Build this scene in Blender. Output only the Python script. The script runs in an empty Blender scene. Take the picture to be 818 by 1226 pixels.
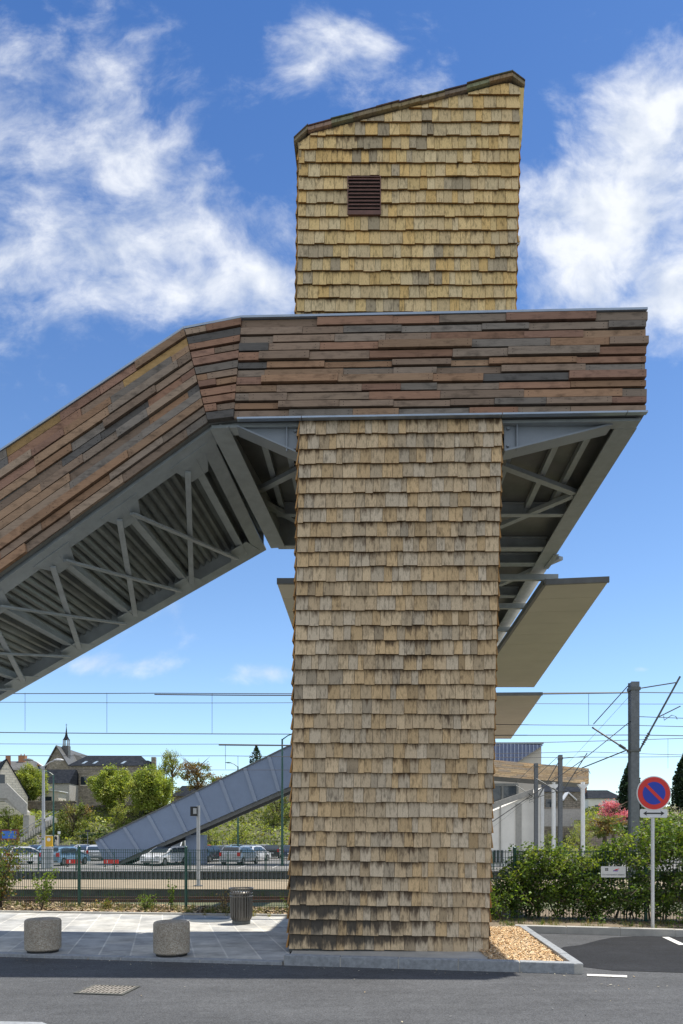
import bpy, math, random
from mathutils import Vector, noise
R = math.radians
random.seed(7)
rnd = random.random
def U(a, b): return a + (b - a) * random.random()
C = bpy.context.scene.collection
sc = bpy.context.scene

# ------------------------------------------------------------------ camera, sky, sun
F, CX, HY, EYE = 860.0, 409.0, 1006.0, 1.6       # focal length and horizon of the photograph in its pixels
cam_d = bpy.data.cameras.new('camera'); cam = bpy.data.objects.new('camera', cam_d); C.objects.link(cam)
cam.location = (0, 0, EYE); cam.rotation_euler = (R(90), 0, 0)
cam_d.sensor_fit = 'HORIZONTAL'; cam_d.sensor_width = 36; cam_d.lens = 36 * F / 818
cam_d.shift_y = 393 / 818; cam_d.clip_end = 6000; cam_d.clip_start = .05
sc.camera = cam
SUN_DIR = Vector((.28, .18, 1.0)).normalized()     # towards the sun
SUN_EL = math.asin(SUN_DIR.z); SUN_ROT = math.atan2(SUN_DIR.x, SUN_DIR.y)
sd = bpy.data.lights.new('sun', 'SUN'); sd.energy = 4.4; sd.angle = R(.55); sd.color = (1, .95, .86)
so = bpy.data.objects.new('sun', sd); C.objects.link(so); so.rotation_euler = SUN_DIR.to_track_quat('Z', 'Y').to_euler()
so.location = (0, 0, 40)
sc.view_settings.view_transform = 'Standard'; sc.view_settings.look = 'None'; sc.view_settings.gamma = 1
sc.view_settings.exposure = .5
W = bpy.data.worlds.new('World'); sc.world = W; W.use_nodes = True
def build_world():
    nt = W.node_tree; nt.nodes.clear(); N = nt.nodes.new; L = nt.links.new
    out = N('ShaderNodeOutputWorld'); bg = N('ShaderNodeBackground'); bg.inputs[1].default_value = .15
    sky = N('ShaderNodeTexSky'); sky.sky_type = 'NISHITA'; sky.sun_disc = False
    sky.sun_elevation = SUN_EL; sky.sun_rotation = SUN_ROT; sky.altitude = 50; sky.air_density = 1.0; sky.dust_density = .35; sky.ozone_density = 2.2
    tc = N('ShaderNodeTexCoord'); sep = N('ShaderNodeSeparateXYZ'); L(tc.outputs['Generated'], sep.inputs[0])
    def M(op, a, b=None, c=None, clamp=False):
        m = N('ShaderNodeMath'); m.operation = op; m.use_clamp = clamp
        for i, v in enumerate((a, b, c)):
            if v is None: continue
            if isinstance(v, (int, float)): m.inputs[i].default_value = v
            else: L(v, m.inputs[i])
        return m.outputs[0]
    x, y, z = sep.outputs
    yy = M('MAXIMUM', y, .02); u = M('DIVIDE', x, yy); v = M('DIVIDE', z, yy)
    # streaky cloud noise on a high layer (direction projected on a flat ceiling)
    cmb = N('ShaderNodeCombineXYZ'); L(u, cmb.inputs[0]); L(M('MULTIPLY', v, 1.25), cmb.inputs[1])
    fb = N('ShaderNodeMapRange'); fb.interpolation_type = 'SMOOTHSTEP'; L(y, fb.inputs['Value']); fb.inputs['From Min'].default_value = .15; fb.inputs['From Max'].default_value = .4
    vmix = N('ShaderNodeMix'); vmix.data_type = 'VECTOR'; L(fb.outputs[0], vmix.inputs['Factor']); L(tc.outputs['Generated'], vmix.inputs['A']); L(cmb.outputs[0], vmix.inputs['B']); base_v = vmix.outputs['Result']
    warp = N('ShaderNodeTexNoise'); warp.inputs['Scale'].default_value = 3.2; warp.inputs['Detail'].default_value = 3
    L(base_v, warp.inputs['Vector'])
    vm = N('ShaderNodeVectorMath'); vm.operation = 'MULTIPLY_ADD'; L(warp.outputs['Color'], vm.inputs[0]); vm.inputs[1].default_value = (.16, .16, .16); L(base_v, vm.inputs[2])
    n1 = N('ShaderNodeTexNoise'); n1.inputs['Scale'].default_value = 5.6; n1.inputs['Detail'].default_value = 9; n1.inputs['Roughness'].default_value = .64; L(vm.outputs[0], n1.inputs['Vector'])
    blobs = []
    for px, py, rx, ry, amp in [(85, 150, 270, 190, .70), (140, 300, 250, 150, .70), (60, 60, 130, 90, .5), (215, 385, 120, 45, .6), (270, 350, 130, 55, 1.0), (400, 65, 110, 85, .78), (505, 105, 60, 48, .75), (465, 90, 70, 50, .55),
                                (775, 170, 150, 140, 1.0), (725, 280, 150, 130, 1.15), (800, 350, 95, 100, 1.1), (660, 340, 70, 70, .8), (650, 310, 60, 70, .5), (330, 805, 60, 17, .82), (130, 797, 95, 20, .68), (768, 801, 17, 7, .9), (15, 375, 110, 90, .5), (15, 455, 60, 30, .4)]:
        bu, bv = (px - CX) / F, (HY - py) / F
        du = M('MULTIPLY', M('SUBTRACT', u, bu), F / rx); dv = M('MULTIPLY', M('SUBTRACT', v, bv), F / ry)
        r2 = M('ADD', M('MULTIPLY', du, du), M('MULTIPLY', dv, dv))
        g = M('MULTIPLY', M('EXPONENT', M('MULTIPLY', r2, -1.1)), amp)
        blobs.append(g)
    acc = blobs[0]
    for b in blobs[1:]: acc = M('MAXIMUM', acc, b)
    front = M('GREATER_THAN', y, .03)
    acc = M('ADD', M('MULTIPLY', acc, front), M('MULTIPLY', M('SUBTRACT', 1.0, front), .95))  # unseen cloud cover behind the camera, thickened to brighten the shaded fronts
    dens = M('ADD', M('MULTIPLY', M('SUBTRACT', n1.outputs['Fac'], .5), 3.0), M('SUBTRACT', M('MULTIPLY', acc, 1.3), .46))
    n2 = N('ShaderNodeTexNoise'); n2.inputs['Scale'].default_value = 14; n2.inputs['Detail'].default_value = 6; L(vm.outputs[0], n2.inputs['Vector'])
    dens = M('ADD', dens, M('MULTIPLY', M('SUBTRACT', n2.outputs['Fac'], .5), .9))
    mr = N('ShaderNodeMapRange'); mr.interpolation_type = 'SMOOTHSTEP'; L(dens, mr.inputs['Value']); mr.inputs['From Min'].default_value = -.1; mr.inputs['From Max'].default_value = 1.15
    fac = M('MULTIPLY', M('MULTIPLY', mr.outputs[0], M('GREATER_THAN', z, 0.0)), .88)
    mix = N('ShaderNodeMix'); mix.data_type = 'RGBA'; L(fac, mix.inputs['Factor'])
    tint = N('ShaderNodeMix'); tint.data_type = 'RGBA'; tint.blend_type = 'MULTIPLY'; tint.inputs['Factor'].default_value = 1
    L(sky.outputs[0], tint.inputs['A']); 
    zr = N('ShaderNodeMapRange'); L(z, zr.inputs['Value']); zr.inputs['From Min'].default_value = 0; zr.inputs['From Max'].default_value = .78
    hz = N('ShaderNodeMix'); hz.data_type = 'RGBA'; L(zr.outputs[0], hz.inputs['Factor']); hz.inputs['A'].default_value = (.92, .98, .98, 1); hz.inputs['B'].default_value = (.25, .43, .655, 1); L(hz.outputs['Result'], tint.inputs['B'])
    L(tint.outputs['Result'], mix.inputs['A']); 
    cs_ = N('ShaderNodeMapRange'); L(n2.outputs['Fac'], cs_.inputs['Value']); cs_.inputs['From Min'].default_value = .35; cs_.inputs['From Max'].default_value = .62
    cc = N('ShaderNodeMix'); cc.data_type = 'RGBA'; L(cs_.outputs[0], cc.inputs['Factor']); cc.inputs['A'].default_value = (3.5, 3.8, 4.3, 1); cc.inputs['B'].default_value = (5.1, 5.2, 5.3, 1); L(cc.outputs['Result'], mix.inputs['B'])
    L(mix.outputs['Result'], bg.inputs[0]); L(bg.outputs[0], out.inputs[0])
build_world()

def P(px, py, Y):            # a real point from where the photograph shows it and how far away it stands
    return Vector(((px - CX) * Y / F, Y, EYE + (HY - py) * Y / F))

# ------------------------------------------------------------------ materials
def new_mat(name):
    m = bpy.data.materials.new(name); m.use_nodes = True; nt = m.node_tree
    return m, nt, nt.nodes['Principled BSDF']
def simple(name, col, rough=.6, metal=0, var=.25, scale=6.0, bump=.0, bscale=60, tone=False, spec=None, coat=0, stretch=None, detail=5):
    m, nt, b = new_mat(name); N = nt.nodes.new; L = nt.links.new
    tc = N('ShaderNodeTexCoord'); src = tc.outputs['Object']
    if stretch:
        mp = N('ShaderNodeMapping'); mp.inputs['Scale'].default_value = stretch; L(src, mp.inputs[0]); src = mp.outputs[0]
    n = N('ShaderNodeTexNoise'); n.inputs['Scale'].default_value = scale; n.inputs['Detail'].default_value = detail; n.inputs['Roughness'].default_value = .65; L(src, n.inputs['Vector'])
    mr = N('ShaderNodeMapRange'); L(n.outputs['Fac'], mr.inputs['Value']); mr.inputs['From Min'].default_value = .28; mr.inputs['From Max'].default_value = .72
    mr.inputs['To Min'].default_value = 1 - var; mr.inputs['To Max'].default_value = 1 + var
    mx = N('ShaderNodeVectorMath'); mx.operation = 'SCALE'; L(mr.outputs[0], mx.inputs['Scale'])
    if tone:
        at = N('ShaderNodeAttribute'); at.attribute_name = 'tone'; L(at.outputs['Color'], mx.inputs[0])
    else: mx.inputs[0].default_value = col
    L(mx.outputs[0], b.inputs['Base Color'])
    b.inputs['Roughness'].default_value = rough; b.inputs['Metallic'].default_value = metal
    if spec is not None: b.inputs['Specular IOR Level'].default_value = spec
    b.inputs['Coat Weight'].default_value = coat
    if bump:
        n2 = N('ShaderNodeTexNoise'); n2.inputs['Scale'].default_value = bscale; n2.inputs['Detail'].default_value = 4; L(src, n2.inputs['Vector'])
        bp = N('ShaderNodeBump'); bp.inputs['Strength'].default_value = bump; bp.inputs['Distance'].default_value = .02; L(n2.outputs['Fac'], bp.inputs['Height']); L(bp.outputs[0], b.inputs['Normal'])
    return m
def wood_mat(name, streak, grain_axis, dark=.55):
    """weathered timber: tone per board or shingle, fine grain, drip stains"""
    m, nt, b = new_mat(name); N = nt.nodes.new; L = nt.links.new
    tc = N('ShaderNodeTexCoord'); at = N('ShaderNodeAttribute'); at.attribute_name = 'tone'; se = N('ShaderNodeAttribute'); se.attribute_name = 'seed'
    def nz(scale3, s, d, lo, hi, a, bb, off=True):
        mp = N('ShaderNodeMapping'); mp.inputs['Scale'].default_value = scale3; L(tc.outputs['Object'], mp.inputs[0])
        ad = N('ShaderNodeVectorMath'); ad.operation = 'MULTIPLY_ADD'; L(se.outputs['Color'], ad.inputs[0]); ad.inputs[1].default_value = (37 if off else 0, 0, 0); L(mp.outputs[0], ad.inputs[2])
        n = N('ShaderNodeTexNoise'); n.inputs['Scale'].default_value = s; n.inputs['Detail'].default_value = d; n.inputs['Roughness'].default_value = .62; L(ad.outputs[0], n.inputs['Vector'])
        r = N('ShaderNodeMapRange'); L(n.outputs['Fac'], r.inputs['Value']); r.inputs['From Min'].default_value = lo; r.inputs['From Max'].default_value = hi; r.inputs['To Min'].default_value = a; r.inputs['To Max'].default_value = bb
        return r.outputs[0]
    g = nz(grain_axis, 60, 5, .3, .7, .8, 1.15)
    s = nz(streak, 5.5, 6, .50, .72, 1.0, dark)
    mm = N('ShaderNodeMath'); mm.operation = 'MULTIPLY'; L(g, mm.inputs[0]); L(s, mm.inputs[1])
    sc_ = N('ShaderNodeVectorMath'); sc_.operation = 'SCALE'; L(at.outputs['Color'], sc_.inputs[0]); L(mm.outputs[0], sc_.inputs['Scale'])
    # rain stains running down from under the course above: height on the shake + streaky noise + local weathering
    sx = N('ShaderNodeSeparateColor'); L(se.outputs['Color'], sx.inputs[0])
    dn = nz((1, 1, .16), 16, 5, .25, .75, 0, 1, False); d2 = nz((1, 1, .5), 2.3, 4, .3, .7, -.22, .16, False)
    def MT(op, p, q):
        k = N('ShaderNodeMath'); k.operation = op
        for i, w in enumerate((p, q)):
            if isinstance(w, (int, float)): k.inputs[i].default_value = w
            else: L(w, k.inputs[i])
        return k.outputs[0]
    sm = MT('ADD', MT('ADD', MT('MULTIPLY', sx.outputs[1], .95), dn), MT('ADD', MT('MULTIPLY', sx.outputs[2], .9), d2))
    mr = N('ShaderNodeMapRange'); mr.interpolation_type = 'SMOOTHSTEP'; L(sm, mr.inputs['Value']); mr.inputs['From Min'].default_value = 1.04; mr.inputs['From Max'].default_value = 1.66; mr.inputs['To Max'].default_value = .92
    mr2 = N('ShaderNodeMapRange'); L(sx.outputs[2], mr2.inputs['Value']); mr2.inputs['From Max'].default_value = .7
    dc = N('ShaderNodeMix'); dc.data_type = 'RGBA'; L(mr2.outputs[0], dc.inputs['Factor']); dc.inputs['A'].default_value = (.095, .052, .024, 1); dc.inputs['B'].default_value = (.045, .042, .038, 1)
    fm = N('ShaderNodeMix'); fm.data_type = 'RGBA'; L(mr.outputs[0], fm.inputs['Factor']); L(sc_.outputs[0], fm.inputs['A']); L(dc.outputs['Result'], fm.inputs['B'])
    L(fm.outputs['Result'], b.inputs['Base Color']); b.inputs['Roughness'].default_value = .8; b.inputs['Specular IOR Level'].default_value = .25
    bp = N('ShaderNodeBump'); bp.inputs['Strength'].default_value = .5; bp.inputs['Distance'].default_value = .004; L(g, bp.inputs['Height']); L(bp.outputs[0], b.inputs['Normal'])
    return m
def leaf_mat(name):
    m, nt, b = new_mat(name); N = nt.nodes.new; L = nt.links.new
    at = N('ShaderNodeAttribute'); at.attribute_name = 'tone'
    L(at.outputs['Color'], b.inputs['Base Color']); b.inputs['Roughness'].default_value = .5; b.inputs['Specular IOR Level'].default_value = .35
    tr = N('ShaderNodeBsdfTranslucent'); g = N('ShaderNodeVectorMath'); g.operation = 'MULTIPLY'; L(at.outputs['Color'], g.inputs[0]); g.inputs[1].default_value = (1.5, 1.4, .6); L(g.outputs[0], tr.inputs[0])
    mx = N('ShaderNodeMixShader'); mx.inputs[0].default_value = .42; L(b.outputs[0], mx.inputs[1]); L(tr.outputs[0], mx.inputs[2]); L(mx.outputs[0], nt.nodes['Material Output'].inputs[0])
    return m
def masonry(name, c1, c2, mortar, sx, sz, msize=.02, var=.5, rot=0, flat=False, offset=.5, bump=.5):
    m, nt, b = new_mat(name); N = nt.nodes.new; L = nt.links.new
    tc = N('ShaderNodeTexCoord'); mp = N('ShaderNodeMapping'); L(tc.outputs['Object'], mp.inputs[0])
    mp.inputs['Rotation'].default_value = (0, 0, rot) if flat else (R(90), 0, rot)
    if not flat:   # walls: use X (or Y) with height
        mp.inputs['Rotation'].default_value = (R(-90), 0, 0)
    br = N('ShaderNodeTexBrick'); L(mp.outputs[0], br.inputs['Vector']); br.inputs['Scale'].default_value = 1
    br.inputs['Brick Width'].default_value = sx; br.inputs['Row Height'].default_value = sz; br.inputs['Mortar Size'].default_value = msize; br.offset = offset
    br.inputs['Color1'].default_value = (*c1, 1); br.inputs['Color2'].default_value = (*c2, 1); br.inputs['Mortar'].default_value = (*mortar, 1)
    n = N('ShaderNodeTexNoise'); n.inputs['Scale'].default_value = 2.2; n.inputs['Detail'].default_value = 7; n.inputs['Roughness'].default_value = .7; L(tc.outputs['Object'], n.inputs['Vector'])
    mr = N('ShaderNodeMapRange'); L(n.outputs['Fac'], mr.inputs['Value']); mr.inputs['From Min'].default_value = .3; mr.inputs['From Max'].default_value = .7; mr.inputs['To Min'].default_value = 1 - var; mr.inputs['To Max'].default_value = 1 + var
    s = N('ShaderNodeVectorMath'); s.operation = 'SCALE'; L(br.outputs['Color'], s.inputs[0]); L(mr.outputs[0], s.inputs['Scale']); L(s.outputs[0], b.inputs['Base Color'])
    b.inputs['Roughness'].default_value = .85
    bp = N('ShaderNodeBump'); bp.inputs['Strength'].default_value = bump; bp.inputs['Distance'].default_value = .01; bp.invert = True; L(br.outputs['Fac'], bp.inputs['Height']); L(bp.outputs[0], b.inputs['Normal'])
    return m
def asphalt(name, base, patch, warm=(1, 1, 1)):
    m, nt, b = new_mat(name); N = nt.nodes.new; L = nt.links.new
    tc = N('ShaderNodeTexCoord')
    def nz(s, d, a, bb, lo=.3, hi=.7, st=None):
        n = N('ShaderNodeTexNoise'); n.inputs['Scale'].default_value = s; n.inputs['Detail'].default_value = d; n.inputs['Roughness'].default_value = .7
        if st:
            mp = N('ShaderNodeMapping'); mp.inputs['Scale'].default_value = st; L(tc.outputs['Object'], mp.inputs[0]); L(mp.outputs[0], n.inputs['Vector'])
        else: L(tc.outputs['Object'], n.inputs['Vector'])
        r = N('ShaderNodeMapRange'); L(n.outputs['Fac'], r.inputs['Value']); r.inputs['From Min'].default_value = lo; r.inputs['From Max'].default_value = hi; r.inputs['To Min'].default_value = a; r.inputs['To Max'].default_value = bb
        return r.outputs[0]
    v = N('ShaderNodeTexVoronoi'); v.inputs['Scale'].default_value = 95; L(tc.outputs['Object'], v.inputs['Vector'])
    vr = N('ShaderNodeMapRange'); L(v.outputs['Color'], vr.inputs['Value']); vr.inputs['To Min'].default_value = .62; vr.inputs['To Max'].default_value = 1.42
    a = nz(.7, 5, 1 - patch, 1 + patch); c = nz(9, 5, .86, 1.14); e = nz(1.3, 4, .88, 1.12, st=(.35, 2.4, 1))
    def mul(p, q):
        k = N('ShaderNodeMath'); k.operation = 'MULTIPLY'; L(p, k.inputs[0]); L(q, k.inputs[1]); return k.outputs[0]
    tot = mul(mul(mul(a, c), e), vr.outputs[0])
    s = N('ShaderNodeVectorMath'); s.operation = 'SCALE'; s.inputs[0].default_value = base; L(tot, s.inputs['Scale']); L(s.outputs[0], b.inputs['Base Color'])
    b.inputs['Roughness'].default_value = .85; b.inputs['Specular IOR Level'].default_value = .22
    bp = N('ShaderNodeBump'); bp.inputs['Strength'].default_value = .55; bp.inputs['Distance'].default_value = .006; L(v.outputs['Distance'], bp.inputs['Height']); L(bp.outputs[0], b.inputs['Normal'])
    return m
def speckle(name, c1, c2, scale, rough=.8):
    m, nt, b = new_mat(name); N = nt.nodes.new; L = nt.links.new
    tc = N('ShaderNodeTexCoord'); v = N('ShaderNodeTexVoronoi'); v.inputs['Scale'].default_value = scale; L(tc.outputs['Object'], v.inputs['Vector'])
    n = N('ShaderNodeTexNoise'); n.inputs['Scale'].default_value = 3; n.inputs['Detail'].default_value = 5; L(tc.outputs['Object'], n.inputs['Vector'])
    sp = N('ShaderNodeSeparateColor'); L(v.outputs['Color'], sp.inputs[0])
    mx = N('ShaderNodeMix'); mx.data_type = 'RGBA'; L(sp.outputs[0], mx.inputs['Factor']); mx.inputs['A'].default_value = (*c1, 1); mx.inputs['B'].default_value = (*c2, 1)
    mr = N('ShaderNodeMapRange'); L(n.outputs['Fac'], mr.inputs['Value']); mr.inputs['From Min'].default_value = .3; mr.inputs['From Max'].default_value = .7; mr.inputs['To Min'].default_value = .7; mr.inputs['To Max'].default_value = 1.2
    s = N('ShaderNodeVectorMath'); s.operation = 'SCALE'; L(mx.outputs['Result'], s.inputs[0]); L(mr.outputs[0], s.inputs['Scale']); L(s.outputs[0], b.inputs['Base Color']); b.inputs['Roughness'].default_value = rough
    bp = N('ShaderNodeBump'); bp.inputs['Strength'].default_value = .8; bp.inputs['Distance'].default_value = .01; L(v.outputs['Distance'], bp.inputs['Height']); L(bp.outputs[0], b.inputs['Normal'])
    return m

M = {}
M['shingle'] = wood_mat('shingle_wood', (5.0, 5.0, 1.1), (3.0, 3.0, .12), .38)
M['board'] = wood_mat('board_wood', (.9, .9, 2.2), (.1, .1, 3.0), .5)
M['steel'] = simple('painted_grey_steel', (.31, .345, .355), .45, 0, .16, 5, .05, 40)
M['steel_dark'] = simple('dark_grey_steel', (.12, .125, .12), .45, 0, .2, 3)
M['sheet'] = simple('ribbed_galvanised_sheet', (.24, .26, .255), .4, .35, .25, 3, stretch=(1, 1, 1))
M['galv'] = simple('galvanised_steel', (.17, .18, .19), .5, .4, .22, 9)
M['flash'] = simple('zinc_flashing', (.34, .40, .47), .35, .55, .12, 4)
M['panel'] = simple('blue_grey_metal_panel', (.19, .245, .35), .45, .1, .06, 1.2)
M['canopy'] = simple('canopy_panel', (.60, .56, .49), .6, 0, .07, .9)
M['black'] = simple('black_rubber', (.02, .02, .02), .7, 0, .2, 5)
M['wire'] = simple('cable', (.06, .06, .065), .6, 0, .1, 5)
M['rail'] = simple('rusty_rail', (.13, .07, .045), .6, .3, .4, 20)
M['concrete'] = simple('concrete', (.40, .385, .35), .85, 0, .18, 3.5, .25, 40)
M['concrete_white'] = simple('pale_render', (.84, .81, .74), .85, 0, .09, .8, .1, 30)
M['kerb'] = simple('granite_kerb', (.27, .285, .30), .8, 0, .28, 16, .35, 90)
M['road'] = asphalt('road_asphalt', (.080, .082, .086), .17)
M['bay'] = asphalt('parking_asphalt', (.019, .020, .023), .25)
M['lot'] = asphalt('car_park_asphalt', (.19, .185, .175), .2)
M['paver'] = masonry('paving_slabs', (.47, .45, .40), (.33, .33, .32), (.54, .52, .47), .85, .42, .012, .4, R(76), True, .35, .35)
M['bollard'] = speckle('exposed_aggregate', (.30, .245, .18), (.50, .45, .37), 75)
M['soil'] = simple('dry_verge_soil', (.20, .155, .105), .95, 0, .45, 7, .8, 60, detail=9)
M['earth'] = simple('rough_ground', (.10, .105, .05), .95, 0, .4, .6, .5, 8, detail=9)
M['ballast'] = speckle('track_ballast', (.06, .045, .035), (.15, .12, .09), 14)
M['platform'] = simple('platform_surface', (.27, .215, .14), .9, 0, .15, 1.5, .1, 30)
M['plat_edge'] = simple('platform_edge_concrete', (.09, .09, .08), .9, 0, .4, 1.5)
M['litter'] = simple('wood_chip', (.4, .3, .18), .85, 0, .25, 12, tone=True)
M['leaf'] = leaf_mat('leaf')
M['bark'] = simple('bark', (.11, .085, .06), .9, 0, .35, 6, .4, 30)
M['green'] = simple('dark_green_paint', (.012, .075, .055), .35, 0, .12, 4, coat=.3)
M['mesh'] = simple('green_wire', (.015, .06, .045), .45, 0, .1, 4)
M['greylight'] = simple('light_grey_paint', (.42, .44, .46), .4, 0, .08, 4)
M['white'] = simple('white_paint', (.78, .78, .76), .5, 0, .08, 4)
M['mark'] = simple('road_paint', (.62, .61, .58), .8, 0, .2, 12)
M['signwhite'] = simple('sign_white', (.80, .80, .78), .35, 0, .04, 4)
M['signred'] = simple('sign_red', (.75, .03, .02), .35, 0, .04, 4)
M['signblue'] = simple('sign_blue', (.01, .045, .45), .35, 0, .04, 4)
M['signblack'] = simple('sign_black', (.015, .015, .017), .4, 0, .04, 4)
M['binmetal'] = simple('bin_grey_brown_metal', (.17, .16, .145), .4, .5, .15, 8)
M['stone'] = masonry('rubble_stone', (.25, .215, .165), (.36, .31, .25), (.19, .17, .135), .55, .26, .03, .45)
M['stone_pale'] = masonry('pale_dressed_stone', (.80, .72, .57), (.86, .78, .63), (.45, .41, .34), .8, .35, .02, .15)
M['stone_wall'] = masonry('garden_wall_stone', (.14, .12, .095), (.21, .18, .14), (.11, .10, .08), .5, .22, .03, .5)
M['slate'] = masonry('slate_roof', (.016, .02, .027), (.028, .032, .04), (.012, .014, .018), .35, .25, .01, .2)
M['slate'].node_tree.nodes['Principled BSDF'].inputs['Specular IOR Level'].default_value = .06
M['slate_light'] = simple('weathered_slate', (.11, .11, .105), .6, 0, .25, 1.5)
M['brick'] = simple('brick_chimney', (.42, .20, .11), .85, 0, .2, 8)
M['glass'] = simple('window_glass', (.03, .04, .05), .08, 0, .1, 2, spec=.8)
M['skylight'] = simple('skylight_glass', (.25, .32, .38), .1, 0, .1, 2, spec=.9)
M['lampglass'] = simple('lamp_glass', (.55, .56, .55), .2, 0, .05, 2)
M['seamroof'] = simple('blue_zinc_roof', (.16, .19, .30), .4, .3, .1, 1)
M['cream'] = simple('cream_wall', (.62, .56, .46), .8, 0, .08, 1)
M['vent'] = simple('brown_vent_metal', (.15, .07, .05), .5, .2, .2, 8)
M['blueboard'] = simple('blue_poster', (.03, .16, .55), .4, 0, .1, 1.2)
M['yellow'] = simple('yellow_panel', (.75, .45, .03), .5, 0, .1, 3)
M['red'] = simple('red_plastic', (.62, .03, .025), .5, 0, .1, 3)
M['tail'] = simple('red_light', (.5, .01, .01), .2, 0, .05, 3)
M['clear'] = simple('clear_light', (.6, .62, .62), .1, 0, .05, 3)
M['rim'] = simple('wheel_rim', (.35, .36, .37), .3, .7, .1, 5)
def paint(name, c): return simple('car_paint_' + name, c, .28, .15, .04, 2, coat=.7)

# ------------------------------------------------------------------ mesh helpers
class MB:
    def __init__(s): s.v = []; s.f = []; s.c = []; s.mi = []; s.seed = {}
    def face(s, pts, col=(1, 1, 1), mi=0):
        n = len(s.v); s.v += [tuple(p) for p in pts]; s.f.append(tuple(range(n, n + len(pts)))); s.c.append(col); s.mi.append(mi)
    def hull(s, a, b, col=(1, 1, 1), mi=0, caps=True):
        """two rings of equal length joined"""
        n = len(s.v); k = len(a); s.v += [tuple(p) for p in a] + [tuple(p) for p in b]
        fs = [(n + i, n + (i + 1) % k, n + k + (i + 1) % k, n + k + i) for i in range(k)]
        if caps: fs += [tuple(n + i for i in reversed(range(k))), tuple(n + k + i for i in range(k))]
        s.f += fs; s.c += [col] * len(fs); s.mi += [mi] * len(fs)
    def box(s, x0, x1, y0, y1, z0, z1, col=(1, 1, 1), mi=0):
        s.hull([(x0, y0, z0), (x1, y0, z0), (x1, y1, z0), (x0, y1, z0)], [(x0, y0, z1), (x1, y0, z1), (x1, y1, z1), (x0, y1, z1)], col, mi)
    def bar(s, a, b, w, h, up=(0, 0, 1), col=(1, 1, 1), mi=0):
        a = Vector(a); b = Vector(b); d = (b - a).normalized(); up = Vector(up)
        sd_ = d.cross(up)
        if sd_.length < 1e-4: sd_ = d.cross(Vector((1, 0, 0)))
        sd_.normalize(); u = sd_.cross(d).normalized(); sd_ = sd_ * (w / 2); u = u * (h / 2)
        s.hull([a - sd_ - u, a + sd_ - u, a + sd_ + u, a - sd_ + u], [b - sd_ - u, b + sd_ - u, b + sd_ + u, b - sd_ + u], col, mi)
    def tube(s, pts, r, n=8, col=(1, 1, 1), caps=True, mi=0):
        pts = [Vector(p) for p in pts]
        rr = r if isinstance(r, (list, tuple)) else [r] * len(pts)
        d0 = (pts[1] - pts[0]).normalized(); ref = Vector((0, 0, 1)) if abs(d0.z) < .9 else Vector((1, 0, 0))
        rings = []
        for i, p in enumerate(pts):
            d = (pts[min(i + 1, len(pts) - 1)] - pts[max(i - 1, 0)]).normalized()
            a = d.cross(ref).normalized(); b = d.cross(a).normalized()
            rings.append([p + (a * math.cos(t * 2 * math.pi / n) + b * math.sin(t * 2 * math.pi / n)) * rr[i] for t in range(n)])
        base = len(s.v)
        for rg in rings: s.v += [tuple(p) for p in rg]
        for i in range(len(rings) - 1):
            for t in range(n):
                s.f.append((base + i * n + t, base + i * n + (t + 1) % n, base + (i + 1) * n + (t + 1) % n, base + (i + 1) * n + t)); s.c.append(col); s.mi.append(mi)
        if caps:
            s.f.append(tuple(base + t for t in reversed(range(n)))); s.f.append(tuple(base + (len(rings) - 1) * n + t for t in range(n))); s.c += [col] * 2; s.mi += [mi] * 2
    def lathe(s, c, prof, n=24, col=(1, 1, 1), mi=0):
        """profile of (radius, z) about a vertical axis at c"""
        c = Vector(c); base = len(s.v)
        for r_, z in prof:
            for t in range(n): s.v.append((c.x + r_ * math.cos(2 * math.pi * t / n), c.y + r_ * math.sin(2 * math.pi * t / n), c.z + z))
        for i in range(len(prof) - 1):
            for t in range(n): s.f.append((base + i * n + t, base + i * n + (t + 1) % n, base + (i + 1) * n + (t + 1) % n, base + (i + 1) * n + t)); s.c.append(col); s.mi.append(mi)
        s.f.append(tuple(base + t for t in reversed(range(n)))); s.f.append(tuple(base + (len(prof) - 1) * n + t for t in range(n))); s.c += [col] * 2; s.mi += [mi] * 2
    def prism(s, poly, y0, y1, col=(1, 1, 1), mi=0):
        """polygon in x,z extruded along y"""
        s.hull([(x, y0, z) for x, z in poly], [(x, y1, z) for x, z in poly], col, mi)
    def build(s, name, mat, parent=None, smooth=False, bevel=0, org=None):
        me = bpy.data.meshes.new(name)
        v = s.v
        if org is not None: v = [(p[0] - org[0], p[1] - org[1], p[2] - org[2]) for p in v]
        me.from_pydata(v, [], s.f); me.update()
        a = me.color_attributes.new('tone', 'FLOAT_COLOR', 'CORNER')
        buf = []
        for f, c in zip(s.f, s.c):
            if isinstance(c, list):
                for k in c: buf += [k[0], k[1], k[2], 1.0]
            else: buf += [c[0], c[1], c[2], 1.0] * len(f)
        a.data.foreach_set('color', buf)
        if s.seed:
            a = me.color_attributes.new('seed', 'FLOAT_COLOR', 'CORNER'); buf = []
            for i, f in enumerate(s.f):
                k = s.seed.get(i, .5)
                if isinstance(k, tuple):
                    for vv in k[1]: buf += [k[0], vv, k[2], 1.0]
                else: buf += [k, 0, 0, 1.0] * len(f)
            a.data.foreach_set('color', buf)
        for m in (mat if isinstance(mat, (list, tuple)) else [mat]): me.materials.append(m)
        me.polygons.foreach_set('material_index', s.mi)
        if smooth: me.polygons.foreach_set('use_smooth', [True] * len(me.polygons))
        me.update()
        o = bpy.data.objects.new(name, me); C.objects.link(o)
        if org is not None and parent is None: o.location = org
        if parent is not None:
            o.parent = parent
        if bevel:
            bv = o.modifiers.new('bevel', 'BEVEL'); bv.width = bevel; bv.segments = 2; bv.limit_method = 'ANGLE'
        if smooth:
            try: me.set_sharp_from_angle(angle=R(40))
            except Exception: pass
        return o
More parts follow.
